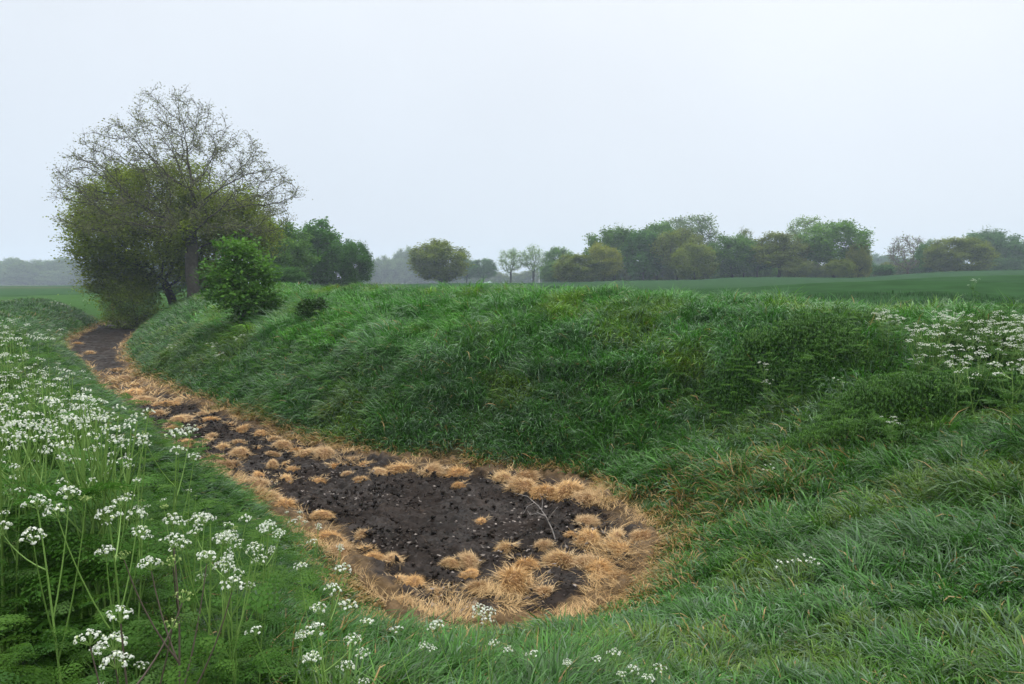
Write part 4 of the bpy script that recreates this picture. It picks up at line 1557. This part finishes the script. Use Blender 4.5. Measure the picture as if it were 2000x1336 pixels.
FARR = [far_proto((240 + q, False, nh, G_STEM, 0.075, 0.19, 0.04, 12)) for q, nh in enumerate((8, 10, 7, 9))]


def add_fine(px, py, hgt, var, label, group='cow parsley in the near foreground', rot=None):
    """a plant whose top shows at the given pixel"""
    p = ground_at(px, py, hgt)[0]
    if np.isnan(p).any():
        return
    sm, hm, lm = FINE[var]
    root = empty('cow_parsley', p)
    root.rotation_euler = (0, 0, random.uniform(0, 6.28) if rot is None else rot)
    s = hgt
    root.scale = (s, s, s)
    for nm, ms in (('stem', [sm]), ('flower_head', hm), ('leaf', lm)):
        for m in ms:
            o = bpy.data.objects.new(nm, m)
            COL.objects.link(o)
            o.parent = root
    tag(root, label, 'cow parsley', group)
    return root


def add_far(px, py, hgt, label, group, wide=1.0, dmin=2.0, protos=None):
    p = ground_at(px, py, hgt, dmin=dmin)[0]
    if np.isnan(p).any():
        return None
    if bed_sd(p[0:1], p[1:2])[0] < 0.15:
        return None
    protos = protos or FARP
    o = bpy.data.objects.new('cow_parsley', protos[random.randrange(len(protos))])
    COL.objects.link(o)
    o.location = p
    o.rotation_euler = (random.uniform(-0.08, 0.08), random.uniform(-0.08, 0.08), random.uniform(0, 6.28))
    o.scale = (hgt * wide, hgt * wide, hgt)
    tag(o, label, 'cow parsley', group)
    return o


random.seed(9)
for a in [
    (622, 1128, 0.72, 0, 'tall cow parsley with white heads right in front of the left grass slope'),
    (682, 1195, 0.74, 2, 'cow parsley with the largest white heads near the bottom, left of centre'),
    (548, 1222, 0.62, 3, 'leaning cow parsley with small white head left of the largest heads'),
    (655, 1282, 0.60, 4, 'half opened cow parsley at the bottom edge below the largest heads'),
    (805, 1235, 0.55, 3, 'short cow parsley with one white head left of the bottom centre plant'),
    (910, 1190, 0.66, 1, 'cow parsley with three white heads at the bottom centre below the mud tip'),
    (960, 1225, 0.56, 3, 'slender cow parsley right of the bottom centre plant'),
    (1078, 1275, 0.50, 3, 'budding cow parsley low in the bottom grass right of centre'),
    (1212, 1296, 0.52, 0, 'drooping white cow parsley at the bottom edge, furthest right of the near ones'),
    (1248, 1302, 0.52, 3, 'small cow parsley at the bottom edge beside the drooping white one'),
    (330, 1040, 0.95, 5, 'purple stemmed cow parsley tallest in the lower left'),
    (290, 1150, 0.9, 5, 'purple stemmed cow parsley standing close to the bottom left'),
    (400, 1020, 0.85, 2, 'cow parsley with dense white heads in the middle of the lower left'),
    (482, 1018, 0.75, 1, 'cow parsley with two flat white heads near the ditch, lower left'),
    (440, 1075, 0.70, 4, 'cow parsley with drooping white heads below the dense ones, lower left'),
    (500, 1060, 0.62, 3, 'small headed cow parsley on the slope towards the ditch'),
    (345, 985, 0.85, 1, 'cow parsley with wide white head above the purple stemmed one'),
    (600, 1015, 0.62, 3, 'thin cow parsley at the ditch edge before the domed tussock'),
    (575, 1005, 0.60, 0, 'cow parsley with three small heads at the ditch edge'),
    (318, 830, 1.0, 4, 'light green budding cow parsley rising against the mud on the left'),
    (225, 960, 0.95, 2, 'pale stemmed cow parsley in the left middle of the flowers'),
    (130, 960, 0.95, 1, 'long stemmed cow parsley near the left edge'),
    (210, 1240, 0.6, 3, 'short cow parsley with one small head in the bottom left leaves'),
    (235, 1310, 0.5, 3, 'low cow parsley at the bottom left edge'),
    (640, 1055, 0.6, 3, 'thin cow parsley beside the orange straw clump'),
]:
    add_fine(*a)


def in_poly(poly, n, rng):
    poly = np.array(poly, float)
    out = []
    lo, hi = poly.min(0), poly.max(0)
    while len(out) < n:
        x, y = rng.uniform(lo[0], hi[0]), rng.uniform(lo[1], hi[1])
        ins = False
        for q in range(len(poly)):
            a, b = poly[q], poly[(q + 1) % len(poly)]
            if (a[1] > y) != (b[1] > y) and x < (b[0] - a[0]) * (y - a[1]) / (b[1] - a[1]) + a[0]:
                ins = not ins
        if ins:
            out.append((x, y))
    return out


rng = np.random.default_rng(61)
LD = 'white cow parsley in the dense flowering stand along the left bank'
for poly, cnt in (([(-60, 585), (0, 592), (55, 625), (105, 685), (150, 735), (190, 785), (-60, 790)], 78),
                  ([(-60, 780), (190, 780), (240, 840), (290, 900), (200, 890), (-60, 850)], 26)):
    for x, y in in_poly(poly, cnt, rng):
        add_far(x, y, rng.uniform(0.8, 1.15), LD, 'dense cow parsley stand on the left bank', 1.0, 3.0)
LS = 'white cow parsley scattered below the dense stand on the left slope'
for x, y in in_poly([(-20, 860), (340, 930), (500, 1010), (600, 1090), (540, 1070), (400, 1010), (200, 960), (-20, 940)], 14, rng):
    add_far(x, y, rng.uniform(0.7, 0.95), LS, 'scattered cow parsley on the left slope', 0.85, 2.5)
LR = 'white cow parsley in the patch near the top of the right bank'
for x, y in in_poly([(1690, 605), (1740, 590), (1800, 620), (1880, 590), (1960, 600), (2040, 610), (2040, 720), (1930, 715), (1830, 700), (1750, 690), (1690, 660)], 58, rng):
    add_far(x, y, rng.uniform(0.5, 1.0), LR, 'cow parsley patch on the right bank', 1.15, 8.0, FARR)
for x, y, hh, lab in ((1495, 708, 0.6, 'single cow parsley with few white heads in the dark weeds left of the right patch'),
                      (1502, 740, 0.5, 'low cow parsley just below the single one in the dark weeds'),
                      (1745, 812, 0.6, 'cow parsley in front of the round weed mound on the right'),
                      (1640, 738, 0.5, 'small pale cow parsley in the middle of the dark weeds'),
                      (1905, 545, 0.7, 'cow parsley standing highest against the green field on the right'),
                      (412, 668, 0.9, 'cow parsley on the bank below the bright green bush'),
                      (425, 690, 0.8, 'low cow parsley on the bank below the bright green bush'),
                      (330, 672, 0.8, 'cow parsley on the bank at the far bend of the mud'),
                      (285, 692, 0.7, 'small cow parsley low on the bank by the far mud'),
                      (465, 655, 0.8, 'cow parsley under the right side of the bright green bush'),
                      (118, 592, 1.1, 'white cow parsley clump on the far left bank before the meadow'),
                      (105, 588, 1.1, 'white cow parsley left of the clump on the far left bank'),
                      (135, 594, 1.1, 'white cow parsley right of the clump on the far left bank'),
                      (90, 640, 1.0, 'pale cow parsley on the dark slope of the far left bank'),
                      (165, 583, 1.0, 'small cow parsley at the meadow edge on the far left bank')):
    add_far(x, y, hh, lab, 'single cow parsley plants on the banks', 1.0, 6.0, FARR)

# small white flowers in the right foreground grass
g = Geo()
rng = np.random.default_rng(62)
for px, py in ((1520, 1098), (1545, 1092), (1565, 1088), (1585, 1092), (1500, 908), (1495, 918), (1510, 912), (1590, 1100)):
    p = ground_at(px, py, 0.22)[0]
    for q in range(3):
        pp = p + np.array((rng.normal(0, 0.03), rng.normal(0, 0.03), 0.20 + rng.normal(0, 0.02)))
        tube_chain(g, [p, (p + pp) / 2, pp], np.full(3, 0.002), 3, G_STEM, 1)
        nf = 8
        dirs = norm(rng.normal(0, 0.6, (nf, 3)) + np.array((0, 0, 0.7)))
        replicate(g, FL_V, FL_F, pp + dirs * 0.014, frame_z(dirs), np.full(nf, 0.007), WHITE)
tag(g.build('white_flowers', [M_PETAL, M_STEM]), 'tiny white flowers dotted through the right foreground grass', 'flowers', None, 'stuff')

# ferny leaves under the flowers on the left
g = Geo()
rng = np.random.default_rng(63)
for (r1, r2, dens, sc_) in ((1.2, 5.0, 300, 0.16), (5.0, 10.0, 150, 0.20), (10, 22, 30, 0.30)):
    n = int(math.radians(44) * 0.5 * (r2 * r2 - r1 * r1) * dens)
    r, a = np.sqrt(rng.uniform(r1 * r1, r2 * r2, n)), rng.uniform(-math.radians(42), math.radians(2), n)
    x, y = r * np.sin(a), r * np.cos(a)
    s = bed_sd(x, y)
    lim = -0.55 - 0.22 * (y - 3)
    pr = sstep(0.5, 1.6, s) * sstep(0.0, 0.9, lim - x)
    pr *= 0.35 + 0.65 * sstep(0.35, 0.6, fbm(x * 0.9, y * 0.9, 64))
    ok = rng.uniform(0, 1, n) < pr
    x, y = x[ok], y[ok]
    n = len(x)
    z = height(x, y) + (0.06 + 0.50 * rng.uniform(0, 1, n) ** 1.2) * sstep(0.3, 1.6, s[ok])
    az = rng.uniform(0, 6.283, n)
    R = aim(np.stack([np.cos(az), np.sin(az), rng.uniform(-0.1, 0.6, n)], -1))
    col = lerp3((0.024, 0.078, 0.009), (0.068, 0.155, 0.018), rng.uniform(0, 1, n))
    for q in range(3):
        m = np.arange(n) % 3 == q
        replicate(g, FERN[q][0], FERN[q][1], np.stack([x, y, z], -1)[m], R[m], sc_ * rng.uniform(0.6, 1.3, m.sum()), col[m])
tag(g.build('ferny_undergrowth', [M_LEAF]), 'ferny green leaves matted under the white flowers on the left', 'undergrowth', None, 'stuff')

# dark nettles and weeds on the right bank
rng = np.random.default_rng(65)
lv, lfc = [], []
for q in range(5):
    for s in (0, math.pi):
        a = s + q * math.pi / 2
        zz = 0.25 + 0.17 * q
        ln = 0.24 * (1 - 0.12 * q)
        b_ = len(lv)
        dx, dy = math.cos(a), math.sin(a)
        lv += [(0, 0, zz), (dx * ln * 0.45 - dy * ln * 0.26, dy * ln * 0.45 + dx * ln * 0.26, zz + 0.03), (dx * ln, dy * ln, zz - 0.06),
               (dx * ln * 0.45 + dy * ln * 0.26, dy * ln * 0.45 - dx * ln * 0.26, zz + 0.03)]
        lfc.append((b_, b_ + 1, b_ + 2, b_ + 3))
b_ = len(lv)
lv += [(-0.012, 0, 0), (0.012, 0, 0), (0.008, 0, 1), (-0.008, 0, 1), (0, -0.012, 0), (0, 0.012, 0), (0, 0.008, 1), (0, -0.008, 1)]
lfc += [(b_, b_ + 1, b_ + 2, b_ + 3), (b_ + 4, b_ + 5, b_ + 6, b_ + 7)]
g = Geo()
n = 36000
x, y = rng.uniform(1.5, 13, n), rng.uniform(8.0, 17.5, n)
pr = right_weeds(x, y)
mound = fbm(x * 0.75, y * 0.75, 66, 2)
ok = rng.uniform(0, 1, n) < pr * (0.35 + 0.65 * sstep(0.3, 0.55, mound))
x, y, mound = x[ok], y[ok], mound[ok]
n = len(x)
hh = 0.14 + 0.46 * sstep(0.35, 0.72, mound) * rng.uniform(0.75, 1.1, n)
hh = hh * (1 - 0.55 * sstep(1.9, 2.35, height(x, y)))
tone = fbm(x * 0.6, y * 0.6, 67, 2)
col = lerp3((0.022, 0.074, 0.012), (0.075, 0.175, 0.022), np.clip(tone + rng.normal(0, 0.2, n), 0, 1))
replicate(g, np.array(lv), np.array(lfc), np.stack([x, y, height(x, y) - 0.02], -1), rand_rot(n, rng, 0.22), np.stack([hh * 0.6 + 0.05, hh * 0.6 + 0.05, hh], -1), col)
pk = rng.uniform(0, 1, n) < 0.10
m_ = pk.sum()
az = rng.uniform(0, 6.283, m_)
replicate(g, FERN[0][0], FERN[0][1], np.stack([x[pk], y[pk], height(x[pk], y[pk]) + hh[pk] * rng.uniform(0.6, 1.1, m_)], -1),
          aim(np.stack([np.cos(az), np.sin(az), rng.uniform(-0.1, 0.5, m_)], -1)), rng.uniform(0.16, 0.34, m_),
          lerp3((0.030, 0.090, 0.012), (0.080, 0.190, 0.022), rng.uniform(0, 1, m_)))
tag(g.build('nettle_undergrowth', [M_LEAF]), 'dark leafy nettles and weeds covering the right bank', 'undergrowth', None, 'stuff')

# ------------------------------------------------------------------ haze
bpy.context.view_layer.update()
mh = bpy.data.materials.new('haze')
mh.use_nodes = True
t = mh.node_tree
t.nodes.clear()
out = t.nodes.new('ShaderNodeOutputMaterial')
pv = t.nodes.new('ShaderNodeVolumePrincipled')
pv.inputs['Color'].default_value = (0.74, 0.86, 1.0, 1)
pv.inputs['Density'].default_value = 0.00062
pv.inputs['Anisotropy'].default_value = 0.2
t.links.new(pv.outputs[0], out.inputs['Volume'])
g = Geo()
hx, z0, z1 = 910.0, float(GZ.min()) - 1.0, 40.0
g.add([(-hx, -hx, z0), (hx, -hx, z0), (hx, hx, z0), (-hx, hx, z0), (-hx, -hx, z1), (hx, -hx, z1), (hx, hx, z1), (-hx, hx, z1)],
      [(3, 2, 1, 0), (4, 5, 6, 7), (0, 1, 5, 4), (1, 2, 6, 5), (2, 3, 7, 6), (3, 0, 4, 7)])
tag(g.build('haze', [mh]), 'thin pale mist over the fields', 'haze', None, 'stuff')
